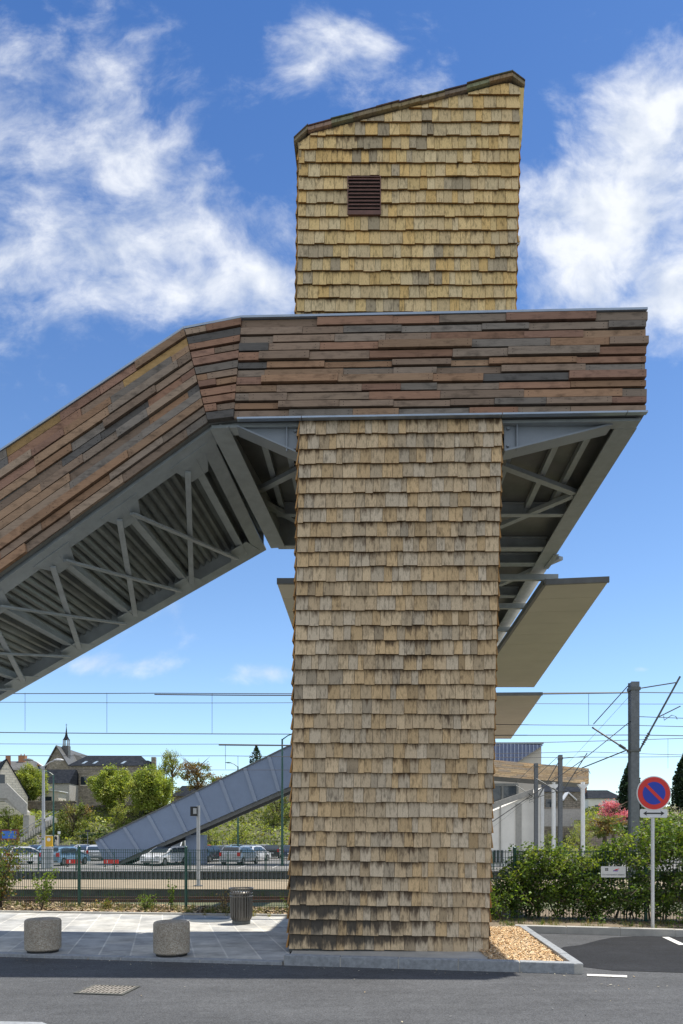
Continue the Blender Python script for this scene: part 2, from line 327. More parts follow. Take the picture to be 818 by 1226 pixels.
def tag(o, label=None, cat=None, group=None, kind=None):
    if label: o['label'] = label
    if cat: o['category'] = cat
    if group: o['group'] = group
    if kind: o['kind'] = kind
    return o
def thing(name, loc, label, cat, group=None, rz=0):
    o = bpy.data.objects.new(name, None); C.objects.link(o); o.location = loc; o.rotation_euler = (0, 0, rz); o.empty_display_size = .2
    return tag(o, label, cat, group)
def struct(name, mb, mat, label=None, **k):
    o = mb.build(name, mat, **k); o['kind'] = 'structure'
    if label: o['label'] = label
    return o
def copy_tree(o, parent=None, mats=None):
    c = o.copy(); C.objects.link(c); c.parent = parent
    for ch in [x for x in bpy.data.objects if x.parent == o]: copy_tree(ch, c)
    return c
def lerp(a, b, t): return a + (b - a) * t
def quadmap(bl, br, tr, tl):
    bl, br, tr, tl = map(Vector, (bl, br, tr, tl))
    return lambda s, t: lerp(lerp(bl, br, s), lerp(tl, tr, s), t)

# ------------------------------------------------------------------ ground, road, pavement, tracks, car park, embankment
def kerb_y(x): return 9.05 - .17 * x             # front edge of the pavement and of the planting bed
def fence_y(x): return 15.0 - .235 * x
def pave_back(x): return 14.55 - .13 * x
def grid(xs, ys, zf, mb, col=(1, 1, 1)):
    n = len(mb.v)
    for y in ys:
        for x in xs: mb.v.append((x, y(x) if callable(y) else y, zf(x, y(x) if callable(y) else y)))
    k = len(xs)
    for j in range(len(ys) - 1):
        for i in range(k - 1): mb.f.append((n + j * k + i, n + j * k + i + 1, n + (j + 1) * k + i + 1, n + (j + 1) * k + i)); mb.c.append(col); mb.mi.append(0)
PROF = [(-3000, -.02), (16.9, -.02), (19.0, -.05), (22.5, -1.12), (46.4, -1.12), (46.5, -1.0), (46.75, -.42), (90, -.42), (93, .1), (100, 3.6), (106, 6.2), (125, 7.2), (200, 9), (500, 10), (4000, 10)]
def gz(y):
    for (a, za), (b, zb) in zip(PROF, PROF[1:]):
        if a <= y <= b: return za + (zb - za) * (y - a) / (b - a)
    return 0
def terrain(x, y):
    z = gz(y)
    if 93 < y < 400: z += noise.noise(Vector((x * .05, y * .08, 3))) * 1.0 * min(1, (y - 93) / 8)
    return z
g = MB(); grid([-2500, -400, -150] + [-100 + 4 * i for i in range(51)] + [150, 400, 2500], [p[0] for p in PROF[:-1]] + [] , terrain, g)
g2 = MB(); ys = sorted(set([p[0] for p in PROF] + [95, 97, 99, 102, 104, 110, 117, 140, 170, 300]))
grid([-3000, -400, -150] + [-100 + 4 * i for i in range(51)] + [150, 400, 3000], ys, terrain, g2)
struct('ground', g2, M['earth'], smooth=True)
rd = MB(); rd.face([(-60, -45, 0), (60, -45, 0), (60, kerb_y(60) + 18, 0), (2.8, 12.6, 0), (2.8, 8.62, 0), (-60, kerb_y(-60), 0)])
struct('road', rd, M['road'], 'grey asphalt road along the front kerb')
def X_Y(px, py, z=0):          # ground point seen at a pixel
    Y = (EYE - z) * F / (py - HY); return ((px - CX) * Y / F, Y)
bay = MB(); pts = [X_Y(698, 1158), X_Y(676, 1145), X_Y(668, 1137), X_Y(676, 1134), X_Y(695, 1132), X_Y(715, 1126.5), X_Y(732, 1123), X_Y(760, 1121.3), X_Y(820, 1121.5)]
pts = [(max(p[0], 3.02 + .03 * 0), p[1]) for p in pts] + [(14, 10.0), (14, 6.9), X_Y(818, 1165), X_Y(735, 1162.5)]
bay.face([(x, y, .004) for x, y in reversed(pts)]); struct('parking_bay', bay, M['bay'], 'dark new asphalt of the parking bay')
mk = MB(); a = [X_Y(703, 1167), X_Y(751, 1168.6), X_Y(751, 1171), X_Y(703, 1169.2)]; mk.face([(x, y, .008) for x, y in a])
struct('road_marking', mk, M['mark'], 'short white line beside the kerb corner')
mk = MB(); a = [X_Y(793, 1122.5), X_Y(801, 1122.5), X_Y(822, 1132), X_Y(813, 1132)]; mk.face([(x, y, .008) for x, y in a])
struct('road_marking', mk, M['mark'], 'white parking line at the rear of the dark bay')
mk = MB(); a = [X_Y(-60, 1222.5), X_Y(50, 1224.5), X_Y(60, 1228), X_Y(-60, 1228)]; mk.face([(x, y, .005) for x, y in a])
struct('road_marking', mk, M['kerb'], 'pale line along the near edge of the road')
# pavement with its flush front kerb
pv = MB(); pv.hull([(-60, kerb_y(-60) + .16, -.1), (-.72, kerb_y(-.72) + .16, -.1), (-.72, pave_back(-.72), -.1), (-60, pave_back(-60), -.1)],
                   [(-60, kerb_y(-60) + .16, .04), (-.72, kerb_y(-.72) + .16, .04), (-.72, pave_back(-.72), .04), (-60, pave_back(-60), .04)])
struct('pavement', pv, M['paver'], 'stone slab pavement left of the tower')
def kerb_run(name, p, q, w, z, n, label, gap=.012, mat='kerb', z0=-.1):
    mb = MB(); p = Vector((*p, 0)); q = Vector((*q, 0)); d = (q - p); L_ = d.length; d.normalize(); s = Vector((-d.y, d.x, 0)) * w
    for i in range(n):
        a = p + d * (L_ * i / n + gap / 2); b = p + d * (L_ * (i + 1) / n - gap / 2); dz = U(-.003, .003)
        mb.hull([a + Vector((0, 0, z0)), b + Vector((0, 0, z0)), b + s + Vector((0, 0, z0)), a + s + Vector((0, 0, z0))], [a + Vector((0, 0, z + dz)), b + Vector((0, 0, z + dz)), b + s + Vector((0, 0, z + dz)), a + s + Vector((0, 0, z + dz))])
    mj = MB(); a = p; b = q; e = s * .5; i_ = s * .9; o = s * .04
    mb2 = struct(name, mb, M[mat], label, bevel=.008)
    mj.hull([p + o + Vector((0, 0, z0)), q + o + Vector((0, 0, z0)), q + i_ + Vector((0, 0, z0)), p + i_ + Vector((0, 0, z0))], [p + o + Vector((0, 0, z - .012)), q + o + Vector((0, 0, z - .012)), q + i_ + Vector((0, 0, z - .012)), p + i_ + Vector((0, 0, z - .012))])
    mj.build('joint', M['concrete'], mb2)
kerb_run('kerb', (-40, kerb_y(-40)), (-.76, kerb_y(-.76)), .15, .046, 36, 'low flush kerb along the pavement')
kerb_run('kerb', (-.74, kerb_y(-.74)), (2.88, 8.56), .14, .13, 5, 'raised granite kerb in front of the shingled tower')
kerb_run('kerb', (2.885, 8.56), (3.17, 12.3), .12, .13, 5, 'kerb along the right side of the wood chip bed')
kerb_run('kerb', (3.0, 12.43), (18, 8.9), .14, .125, 18, 'kerb in front of the hedge and road sign', mat='concrete')
kerb_run('kerb', (-40, pave_back(-40)), (-.72, pave_back(-.72)), .10, .075, 30, 'rear edging of the pavement', mat='concrete')
bed = MB(); bed.hull([(-.7, 9.28, -.1), (2.9, 8.68, -.1), (3.08, 12.35, -.1), (-.7, 14.6, -.1)], [(-.7, 9.28, .02), (2.9, 8.68, .06), (3.08, 12.35, .085), (-.7, 14.6, .02)]); struct('planting_bed', bed, M['soil'])
ch = MB()
for i in range(22000):
    x = U(1.9, 3.05); y = U(8.75, 12.3)
    if x > 2.86 + .05 * (y - 8.6): continue
    l = U(.008, .021); w = U(.003, .007); a = U(0, 6.28); t = U(-.5, .5)
    d = Vector((math.cos(a), math.sin(a), t * .6)) * l; s = Vector((-math.sin(a), math.cos(a), U(-.5, .5))) * w; p = Vector((x, y, U(.05, .09) + .012 * (y - 8.7)))
    k = U(.6, 1.25); c = random.choice([(.70, .47, .24), (.78, .57, .32), (.58, .36, .17), (.70, .56, .38)])
    ch.face([p - d - s, p + d - s, p + d + s, p - d + s], tuple(v * k for v in c))
tag(ch.build('wood_chips', M['litter']), 'pale wood chip mulch in the kerbed bed right of the tower', 'mulch', kind='stuff')
# verge between pavement and fence, hedge bed to the right
vg = MB(); grid([-60 + 2 * i for i in range(31)] + [.5], [lambda x: pave_back(x) + .10, lambda x: (pave_back(x) + fence_y(x)) / 2, lambda x: fence_y(x) + .3, lambda x: fence_y(x) + 1.3], lambda x, y: .03 + .03 * noise.noise(Vector((x * 2, y * 2, 0))), vg); struct('verge', vg, M['soil'], 'dry verge at the foot of the fence')
vg = MB(); grid([.5 + i for i in range(24)], [lambda x: max(13.13 - .235 * x, 12.36 - .235 * (x - 3)) - .001 * x + .12, lambda x: fence_y(x), lambda x: fence_y(x) + 2.2], lambda x, y: .06 + .04 * noise.noise(Vector((x * 2, y * 2, 0))), vg); struct('verge', vg, M['soil'], 'earth strip under the hedge')
def litter(x0, x1, yf0, yf1, n, cols, z, name, label, smin=.02, smax=.05):
    mb = MB()
    for i in range(n):
        x = U(x0, x1); y = U(yf0(x), yf1(x)); l = U(smin, smax); w = l * U(.3, .7); a = U(0, 6.28)
        d = Vector((math.cos(a), math.sin(a), U(-.4, .6))) * l; s = Vector((-math.sin(a), math.cos(a), U(-.5, .5))) * w; p = Vector((x, y, z + U(0, .05)))
        k = U(.6, 1.3); c = random.choice(cols); mb.face([p - d - s, p + d - s, p + d + s, p - d + s], tuple(v * k for v in c))
    return tag(mb.build(name, M['litter']), label, 'ground cover', kind='stuff')
litter(-9, -.7, lambda x: pave_back(x) + .15, lambda x: fence_y(x) + .9, 8000, [(.36, .25, .14), (.28, .20, .12), (.45, .36, .22), (.2, .14, .09)], .04, 'leaf_litter', 'dry brown leaves and gravel lying along the foot of the fence')
def tufts(x0, x1, yf0, yf1, n, h0, h1, label, cols, nblade=14, z=.03):
    mb = MB()
    for i in range(n):
        x = U(x0, x1); y = U(yf0(x), yf1(x)); h = U(h0, h1)
        for k in range(nblade):
            a = U(0, 6.28); l = U(.02, .10); p = Vector((x + U(-.04, .04), y + U(-.04, .04), z)); q = p + Vector((math.cos(a) * l, math.sin(a) * l, h * U(.5, 1)))
            s = Vector((-math.sin(a), math.cos(a), 0)) * .006; c = random.choice(cols); f = U(.7, 1.2)
            mb.face([p - s, p + s, q], tuple(v * f for v in c))
    return tag(mb.build('grass', M['leaf']), label, 'grass', kind='stuff')
tufts(-9, -.7, lambda x: fence_y(x) - .75, lambda x: fence_y(x) + .5, 300, .08, .24, 'green and dry grass tufts growing through the foot of the fence', [(.09, .16, .03), (.14, .18, .04), (.30, .24, .11), (.33, .27, .14)])
tufts(2.9, 9, lambda x: fence_y(x) - 1.6, lambda x: fence_y(x) - .2, 170, .06, .2, 'short grass and weeds behind the kerb under the hedge', [(.08, .16, .03), (.12, .17, .04), (.28, .22, .11)])
# track beds
tb = MB(); tb.hull([(-300, 26.6, -1.12), (300, 26.6, -1.12), (300, 32.2, -1.12), (-300, 32.2, -1.12)], [(-300, 27.6, -1.02), (300, 27.6, -1.02), (300, 32.2, -1.02), (-300, 32.2, -1.02)])
struct('track_bed', tb, M['ballast'], 'ballast of the near track')
tb = MB(); tb.hull([(-300, 40.1, -1.12), (300, 40.1, -1.12), (300, 46.3, -1.12), (-300, 46.3, -1.12)], [(-300, 40.1, -1.02), (300, 40.1, -1.02), (300, 45.6, -1.02), (-300, 45.6, -1.02)])
struct('track_bed', tb, M['ballast'], 'ballast of the far track')
def track(yc, label):
    t = thing('railway_track', (0, yc, -1.02), label, 'railway track', 'railway tracks')
    for s in (-.72, .72):
        m = MB(); m.box(-200, 200, s - .07, s + .07, .045, .06); m.box(-200, 200, s - .012, s + .012, .06, .15); m.box(-200, 200, s - .036, s + .036, .15, .19); m.build('rail', M['rail'], t)
    m = MB()
    for i in range(-100, 101): m.box(i * .6 - .12, i * .6 + .12, -1.3, 1.3, -.06, .045)
    m.build('sleepers', M['plat_edge'], t)['kind'] = 'stuff'
track(30.2, 'rusty railway track in front of the island platform'); track(43.0, 'railway track behind the island platform')
pf = MB(); pf.box(-200, 200, 32.3, 40, -1.1, -.635); o = struct('platform', pf, M['plat_edge'], 'low island platform between the tracks')
pf = MB(); pf.box(-200, 200, 32.25, 40.05, -.634, -.60); pf.build('platform_top', M['platform'], o)
litter(-60, 60, lambda x: 31.3, lambda x: 32.2, 2500, [(.1, .08, .05), (.16, .12, .08)], -1.02, 'trackside_debris', 'brown stones and litter along the foot of the platform', .03, .09)
tufts(-30, 30, lambda x: 31.4, lambda x: 32.2, 900, .15, .55, 'weeds growing between the near track and the platform wall', [(.07, .12, .03), (.11, .15, .04), (.05, .09, .025)], 10, -1.03)
# ribbed dark retaining barrier at the car park edge
rb = MB()
rb.box(-120, 120, 46.55, 46.7, -1.1, -.5)
for i in range(-260, 261): rb.box(i * .3 - .05, i * .3 + .05, 46.42, 46.55, -1.05, -.46)
rb.box(-120, 120, 46.4, 46.72, -.46, -.40)
tag(rb.build('retaining_wall', M['steel_dark']), 'low dark ribbed retaining wall between far track and car park', 'wall')
lot = MB(); lot.face([(-120, 46.75, -.41), (120, 46.75, -.41), (120, 90, -.41), (-120, 90, -.41)]); struct('car_park', lot, M['lot'], 'pale asphalt car park beyond the railway')
mk = MB()
for i in range(-12, 10):
    for y0 in (52, 68, 80): mk.face([(i * 2.5 - .05, y0, -.405), (i * 2.5 + .05, y0, -.405), (i * 2.5 + .05, y0 + 4.6, -.405), (i * 2.5 - .05, y0 + 4.6, -.405)])
struct('road_marking', mk, M['mark'], 'white bay lines of the far car park')

m = MB()
for i in range(230):
    x = U(-6, 7); y = U(6.2, kerb_y(x) - .05) if rnd() < .16 else kerb_y(x) - abs(random.gauss(0, .12)) - .02
    if x > 2.8 and y > 8.4: y -= .6
    l = U(.005, .014); a = U(0, 6.28); d = Vector((math.cos(a), math.sin(a), U(-.2, .4))) * l; s_ = Vector((-math.sin(a), math.cos(a), 0)) * l * .5; p = Vector((x, y, .012)); c = random.choice([(.5, .44, .3), (.3, .22, .12), (.2, .2, .19), (.6, .55, .42)])
    m.face([p - d - s_, p + d - s_, p + d + s_, p - d + s_], c)
tag(m.build('road_debris', M['litter']), 'small dry leaves and grit scattered on the asphalt and along the gutter', 'debris', kind='stuff')

# ------------------------------------------------------------------ shingled tower
def shingle_face(mb, q, n, W_, H_, tonef, expo=.205, clip=None, hole=None, out=.0, jit=.008, stain=None):
    """q(s,t) maps unit square on wall; n outward; rows of riven shingles overlapping"""
    n = Vector(n).normalized(); rows = int(round(H_ / expo)); 
    for r_ in range(rows):
        t0 = r_ / rows; t1 = min(1.0, (r_ + 1.16) / rows); s = -.004 / W_
        rowj = U(-.3, .3) * jit
        while s < 1.0:
            w = random.choice((U(.075, .12), U(.11, .17), U(.13, .2))) / W_
            s1 = min(1.004, s + w)
            if s1 > .985: s1 = 1.004
            if hole and t0 + .6 / rows > hole[2] and t0 + .3 / rows < hole[3]:
                if hole[0] - .001 <= s < hole[1] - .002: s = hole[1]; continue
                if s < hole[0] < s1 + .02: s1 = hole[0]
            g_ = .0022 / W_; dz = (rowj + U(-1, 1) * jit) / H_
            sm = (s + s1) / 2; tt1 = t1; tb_ = t0 + dz; skip = False
            if clip:
                top = clip(sm)
                if t0 > top - .25 / rows: skip = True
                tt1 = min(t1, top)
                l_, r2_ = clip(s), clip(s1)
            if not skip:
                ob = .042 + U(0, .012) + out; ot = .010 + out; th = .022 + U(0, .006); c = tonef(sm, t0)
                tl_, tr_ = (min(t1, l_), min(t1, r2_)) if clip else (tt1, tt1)
                a = q(s + g_, tb_); b = q(s1 - g_, tb_ + U(-.3, .3) * jit / H_); c1 = q(s1 - g_, tr_); d = q(s + g_, tl_)
                A, B, C1, D = a + n * ob, b + n * ob, c1 + n * ot, d + n * ot; a2, b2, c2, d2 = a + n * (ob - th), b + n * (ob - th), c1 + n * (ot - .012), d + n * (ot - .012)
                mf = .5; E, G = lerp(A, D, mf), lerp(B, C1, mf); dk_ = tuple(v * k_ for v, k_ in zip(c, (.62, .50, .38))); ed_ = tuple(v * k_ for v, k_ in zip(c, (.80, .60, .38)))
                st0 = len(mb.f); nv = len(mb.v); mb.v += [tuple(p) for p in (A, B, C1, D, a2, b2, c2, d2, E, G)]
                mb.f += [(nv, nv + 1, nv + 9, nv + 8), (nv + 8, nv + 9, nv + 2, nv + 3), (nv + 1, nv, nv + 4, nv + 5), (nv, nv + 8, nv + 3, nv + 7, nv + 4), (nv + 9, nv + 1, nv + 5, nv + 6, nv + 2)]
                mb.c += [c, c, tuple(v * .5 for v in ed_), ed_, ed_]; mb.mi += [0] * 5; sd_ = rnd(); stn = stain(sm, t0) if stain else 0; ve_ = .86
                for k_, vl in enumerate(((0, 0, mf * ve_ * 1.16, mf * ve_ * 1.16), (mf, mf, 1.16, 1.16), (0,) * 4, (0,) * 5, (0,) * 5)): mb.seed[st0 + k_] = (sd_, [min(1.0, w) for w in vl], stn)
            s = s1
def tone_lower(sx, tz):
    base = random.choice([(.58, .43, .26), (.62, .465, .285), (.55, .425, .275), (.60, .42, .225), (.58, .47, .33)]); k = U(.86, 1.12)
    if rnd() < .09: k *= .74
    return tuple(b * k for b in base)
def stain_lower(sx, tz):
    lo = max(0, 1 - tz * 4.5); st = lo * max(0, 1.0 - 1.15 * sx) * .95 + lo * .12 + max(0, noise.noise(Vector((sx * 2.3, tz * 9, 1.3))) - .1) * .5 + max(0, 1 - sx * 9) * .12
    return min(.8, st * U(.6, 1.3)) + .01
def tone_upper(sx, tz):
    k = U(.86, 1.10); base = random.choice([(.76, .54, .24), (.80, .57, .265), (.73, .54, .285), (.77, .51, .20), (.74, .57, .32)])
    m = noise.noise(Vector((sx * 4 + 9, tz * 6, 4.3)))
    if m > .16 and rnd() < .35: k *= U(.78, .92); base = (.58, .46, .29)
    return tuple(b * k for b in base)
def stain_upper(sx, tz): return max(0, noise.noise(Vector((sx * 3 + 4, tz * 5, 2.1))) - .12) * .6 * (1 - .6 * sx) - .11
tower = thing('stair_tower', (.7, 11.3, 0), 'tall leaning lift tower clad in weathered wooden shingles, pierced by the footbridge', 'tower')
TO = tower.location
def tb_build(mb, name, mat, parent=tower, **k): 
    mb.v = [(p[0] - TO.x, p[1] - TO.y, p[2] - TO.z) for p in mb.v]; return mb.build(name, mat, parent, **k)
LB = [P(346.5, 1137, 10.02), P(583.5, 1143, 9.95)]; LB[0].z = .095; LB[1].z = .055
LT = [P(359.5, 500, 10.02), P(600, 500, 9.96)]; LT[0].z = LT[1].z = 7.445
dep = Vector((.12, 2.7, 0))
core = MB(); e = Vector((0, 0, .0))
core.hull([LB[0] - Vector((0, 0, .05)), LB[1] - Vector((0, 0, .0)), LB[1] + dep, LB[0] + dep], [LT[0] + Vector((0, 0, 1)), LT[1] + Vector((0, 0, 1)), LT[1] + dep + Vector((0, 0, 1)), LT[0] + dep + Vector((0, 0, 1))])
tb_build(core, 'wall', M['steel_dark'])
sh = MB()
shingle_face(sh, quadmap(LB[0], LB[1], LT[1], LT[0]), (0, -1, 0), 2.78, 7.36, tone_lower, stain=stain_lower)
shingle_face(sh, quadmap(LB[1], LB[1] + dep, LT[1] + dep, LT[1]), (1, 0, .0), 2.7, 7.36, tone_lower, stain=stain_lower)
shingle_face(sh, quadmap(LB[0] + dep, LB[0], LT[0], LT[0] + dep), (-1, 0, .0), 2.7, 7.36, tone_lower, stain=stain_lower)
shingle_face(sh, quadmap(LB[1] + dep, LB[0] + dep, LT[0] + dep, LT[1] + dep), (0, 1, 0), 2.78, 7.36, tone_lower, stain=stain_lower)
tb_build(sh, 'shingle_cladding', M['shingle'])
pl = MB(); pl.hull([LB[0] + Vector((.02, -.55, -.3)), LB[1] + Vector((-.02, -.72, -.3)), LB[1] + dep + Vector((-.02, 0, -.3)), LB[0] + dep + Vector((.02, 0, -.3))], [LB[0] + Vector((.03, -.55, -.035)), LB[1] + Vector((-.03, -.72, .01)), LB[1] + dep + Vector((-.03, 0, .0)), LB[0] + dep + Vector((.03, 0, .0))]); tb_build(pl, 'plinth', M['concrete'])
# upper part, rising behind the bridge parapet
YU = 10.7
def PU(px, py, dy=0): v = P(px, py, YU); v.y += dy; return v
UB = [PU(355.2, 440), PU(614, 440)]
UTl = PU(358.5, 172); UTr = PU(622, 100)
zt = UTr.z; zb = UB[0].z; HU = zt - zb
UTL = PU(360, 100); UTL = lerp(UB[0], UTl, (zt - zb) / (UTl.z - zb)); UTR = UTr
roofpts = [PU(354.5, 172), PU(369, 158.5), PU(612, 95), PU(626, 105)]
def roof_z_at(x, off=0):
    pts = roofpts
    for a, b in zip(pts, pts[1:]):
        if a.x <= x <= b.x: return lerp(a.z, b.z, (x - a.x) / (b.x - a.x)) + off
    return pts[0].z if x < pts[0].x else pts[-1].z
qU = quadmap(UB[0], UB[1], UTR, UTL)
WU = UB[1].x - UB[0].x
def clipU(s): 
    x = lerp(UB[0].x, UB[1].x, s) ; x = lerp(x, lerp(UTL.x, UTR.x, s), .85)
    return (roof_z_at(x, -.035) - zb) / HU
hx0, hx1, hz0, hz1 = PU(417, 259).x, PU(455, 259).x, PU(417, 259).z, PU(417, 215).z
xl = lerp(UB[0].x, UTL.x, .5); wl = lerp(UB[1].x, UTR.x, .5) - xl
hole = ((hx0 - xl) / wl, (hx1 - xl) / wl, (hz0 - zb) / HU, (hz1 - zb) / HU)
depU = Vector((.14, 2.9, 0))
core = MB(); prof = [(UB[0].x + .02, zb - 1.2), (UB[1].x - .02, zb - 1.2), (UTr.x - .02, roofpts[3].z - .02), (roofpts[2].x, roofpts[2].z - .05), (roofpts[1].x, roofpts[1].z - .05), (UTl.x + .02, roofpts[0].z - .02)]
core.hull([(x, YU, z) for x, z in prof], [(x + depU.x, YU + depU.y, z) for x, z in prof]); tb_build(core, 'upper_wall', M['steel_dark'])
su = MB()
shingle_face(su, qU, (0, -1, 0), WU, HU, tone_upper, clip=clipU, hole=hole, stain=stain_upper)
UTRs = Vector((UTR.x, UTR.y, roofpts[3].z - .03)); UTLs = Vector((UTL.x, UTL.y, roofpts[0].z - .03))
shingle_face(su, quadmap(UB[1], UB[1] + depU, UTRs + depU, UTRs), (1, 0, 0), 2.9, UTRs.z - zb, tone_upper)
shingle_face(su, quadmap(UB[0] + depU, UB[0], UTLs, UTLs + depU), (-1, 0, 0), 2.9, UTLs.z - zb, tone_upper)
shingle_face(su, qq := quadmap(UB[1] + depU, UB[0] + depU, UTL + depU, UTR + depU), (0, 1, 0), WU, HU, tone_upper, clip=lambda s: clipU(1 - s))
# flared shingle strip at the right top corner
fl = [(UTR.x - .01, roofpts[3].z - .03), (UTR.x + .065, roofpts[3].z - .03), (UTR.x + .03, roofpts[3].z - .8), (UTR.x - .01, roofpts[3].z - 1.0)]
su.hull([(x, YU - .03, z) for x, z in fl], [(x + depU.x, YU + depU.y, z) for x, z in fl], (.72, .52, .2))
fl = [(UTL.x + .02, roofpts[0].z - .03), (UTL.x - .035, roofpts[0].z - .0), (UTL.x - .0, roofpts[0].z - .5), (UTL.x + .02, roofpts[0].z - .6)]
su.hull([(x, YU - .03, z) for x, z in fl], [(x + depU.x, YU + depU.y, z) for x, z in fl], (.4, .3, .16))
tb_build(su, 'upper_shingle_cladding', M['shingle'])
rf = MB()
def slab(a, b, th, y0, y1, col): rf.hull([(a.x, y0, a.z), (b.x, y0, b.z), (b.x, y0, b.z + th), (a.x, y0, a.z + th)], [(a.x + .14, y1, a.z), (b.x + .14, y1, b.z), (b.x + .14, y1, b.z + th), (a.x + .14, y1, a.z + th)], col)
for (a, b, th) in ((roofpts[0] + Vector((-.03, 0, -.03)), roofpts[1], .045), (roofpts[2], roofpts[3] + Vector((.02, 0, -.02)), .05)):
    slab(a, b, th, YU - .06, YU + 3.0, (.30, .24, .15)); slab(a + Vector((0, 0, th + .002)), b + Vector((0, 0, th + .002)), .016, YU - .075, YU + 3.03, (.13, .10, .07))
N_ = 9
for i in range(N_):     # rake boards along the main slope, slightly uneven
    a = lerp(roofpts[1], roofpts[2], i / N_); b = lerp(roofpts[1], roofpts[2], (i + 1) / N_ + .004); dz = U(-.005, .005) + .012 * math.sin(i * .9)
    a.z += dz; b.z += dz + U(-.006, .006)
    slab(a - Vector((0, 0, .02)), b - Vector((0, 0, .02)), .05, YU - .055 - U(0, .01), YU + 3.0, tuple(v * U(.7, 1) for v in (.38, .30, .18)))
    slab(a + Vector((0, 0, .033)), b + Vector((0, 0, .033)), .016, YU - .07 - U(0, .012), YU + 3.03, tuple(v * U(.6, 1.1) for v in (.14, .11, .075)))
tb_build(rf, 'roof', M['shingle'])
ve = MB(); ve.box(hx0, hx1, YU - .03, YU - .004, hz0, hz1)
lf = MB(); fw = .018
fw = .012; lf.box(hx0 - fw, hx0, YU - .052, YU - .003, hz0 - fw, hz1 + fw); lf.box(hx1, hx1 + fw, YU - .052, YU - .003, hz0 - fw, hz1 + fw); lf.box(hx0, hx1, YU - .05, YU - .003, hz1, hz1 + fw); lf.box(hx0, hx1, YU - .05, YU - .003, hz0 - fw, hz0 + .05)
vo = tb_build(ve, 'vent_grille', M['black'])
vf = MB(); vf = lf; vf.v = [(p[0] - TO.x, p[1] - TO.y, p[2]) for p in vf.v]; vf.build('frame', M['vent'], vo)
sl = MB()
for i in range(9):
    z = lerp(hz0 + .06, hz1, (i + .2) / 9); sl.hull([(hx0 + .002, YU - .05, z), (hx1 - .002, YU - .05, z), (hx1 - .002, YU - .032, z + .035), (hx0 + .002, YU - .032, z + .035)], [(hx0 + .002, YU - .05, z + .010), (hx1 - .002, YU - .05, z + .010), (hx1 - .002, YU - .032, z + .043), (hx0 + .002, YU - .032, z + .043)])
sl.v = [(p[0] - TO.x, p[1] - TO.y, p[2]) for p in sl.v]; sl.build('slats', M['vent'], vo)
sn = MB(); q0 = PU(618, 284); sn.box(q0.x, q0.x + .07, YU + .02, YU + .1, q0.z - .04, q0.z + .04); sn.box(q0.x + .02, q0.x + .05, YU + .01, YU + .03, q0.z - .08, q0.z + .02); tb_build(sn, 'sensor', M['white'])

# ------------------------------------------------------------------ footbridge landing and stair
br = thing('footbridge', (1.5, 11, 0), 'covered footbridge with plank clad parapet and grey steel underside crossing in front of the tower', 'footbridge')
BO = br.location
def bb(mb, name, mat, parent=br, **k):
    mb.v = [(p[0] - BO.x, p[1] - BO.y, p[2] - BO.z) for p in mb.v]; return mb.build(name, mat, parent, **k)
WOOD = [(.30, .17, .11), (.285, .165, .115), (.25, .18, .13), (.24, .185, .14), (.31, .20, .125), (.27, .19, .135), (.31, .185, .11), (.27, .21, .16), (.33, .24, .17)]
def board_tone():
    r_ = rnd(); k = U(.95, 1.4)
    if r_ < .04: c = (.13, .12, .11)
    elif r_ < .18: c = (.215, .185, .155)
    elif r_ < .195: c = (.38, .24, .10)
    else: c = random.choice(WOOD)
    return tuple(v * k for v in c)
def clad(mb, q, L_, rows, n, lens=(.5, 1.35), start=0, endjit=0, thick=(.008, .09), depth=.0, gap=.014):
    n = Vector(n).normalized(); ts = [0]
    for i in range(rows): ts.append(ts[-1] + U(.9, 1.1))
    ts = [t / ts[-1] for t in ts]; hh = (q(0, 1) - q(0, 0)).length
    for i in range(rows):
        s = 0; t0 = ts[i] + gap * .5 / hh; t1 = ts[i + 1] - gap * .5 / hh; first = True; rowth = U(*thick)
        while s < .9999:
            l = U(*lens) * (U(.2, 1) if first else 1) / L_; s1 = s + l; first = False
            if s1 > 1 - .18 / L_: s1 = 1
            th = rowth * .5 + U(*thick) * .6; e0 = s + .0018 / L_; e1 = s1 - .0018 / L_; ej = U(-1, 1) * endjit / L_ if s1 >= 1 else 0
            ja, jb = (U(0, .013) / hh if i else 0), (U(0, .010) / hh if i < rows - 1 else 0); a, b, c, d = q(e0, t0 + ja), q(e1 + ej, t0 + ja), q(e1 + ej, t1 - jb), q(e0, t1 - jb); k = board_tone()
            st0 = len(mb.f); mb.hull([a - n * .03, b - n * .03, c - n * .03, d - n * .03], [a + n * th, b + n * th, c + n * th, d + n * th], k); mb.c[st0] = tuple(v * .6 for v in k); sd_ = rnd()  # underside face darkened: the shadow line below each board put into its colour
            for k_ in range(st0, st0 + 6): mb.seed[k_] = sd_
            if rnd() < .75:   # screw heads near the ends
                for ss in (e0 + .06 / L_, e1 - .06 / L_):
                    if not 0 < ss < 1: continue
                    for tt in (.3, .7):
                        p = q(ss, lerp(t0, t1, tt)) + n * (th + .0015); r4 = .0045
                        ux = (b - a).normalized() * r4; uz = (d - a).normalized() * r4
                        mb.face([p - ux - uz, p + ux - uz, p + ux + uz, p - ux + uz], (.03, .025, .02))
            s = s1
nF = Vector((-.028, -1, 0)).normalized()
YL = lambda x: 10.0 - .028 * x
cBL = Vector((-1.50, YL(-1.5), 7.47)); cBR = Vector((4.17, YL(4.17), 7.455)); cTR = Vector((4.19, YL(4.19), 8.86)); cTL = Vector((-1.39, YL(-1.39), 8.86))
tBL = Vector((-1.86, 10.06, 7.437)); tTL = Vector((-2.187, 10.06, 8.724))
dB = (Vector((-4.99, 10.5, 5.507)) - tBL); dT = (Vector((-4.99, 10.5, 7.29)) - tTL)
KS = 3.35
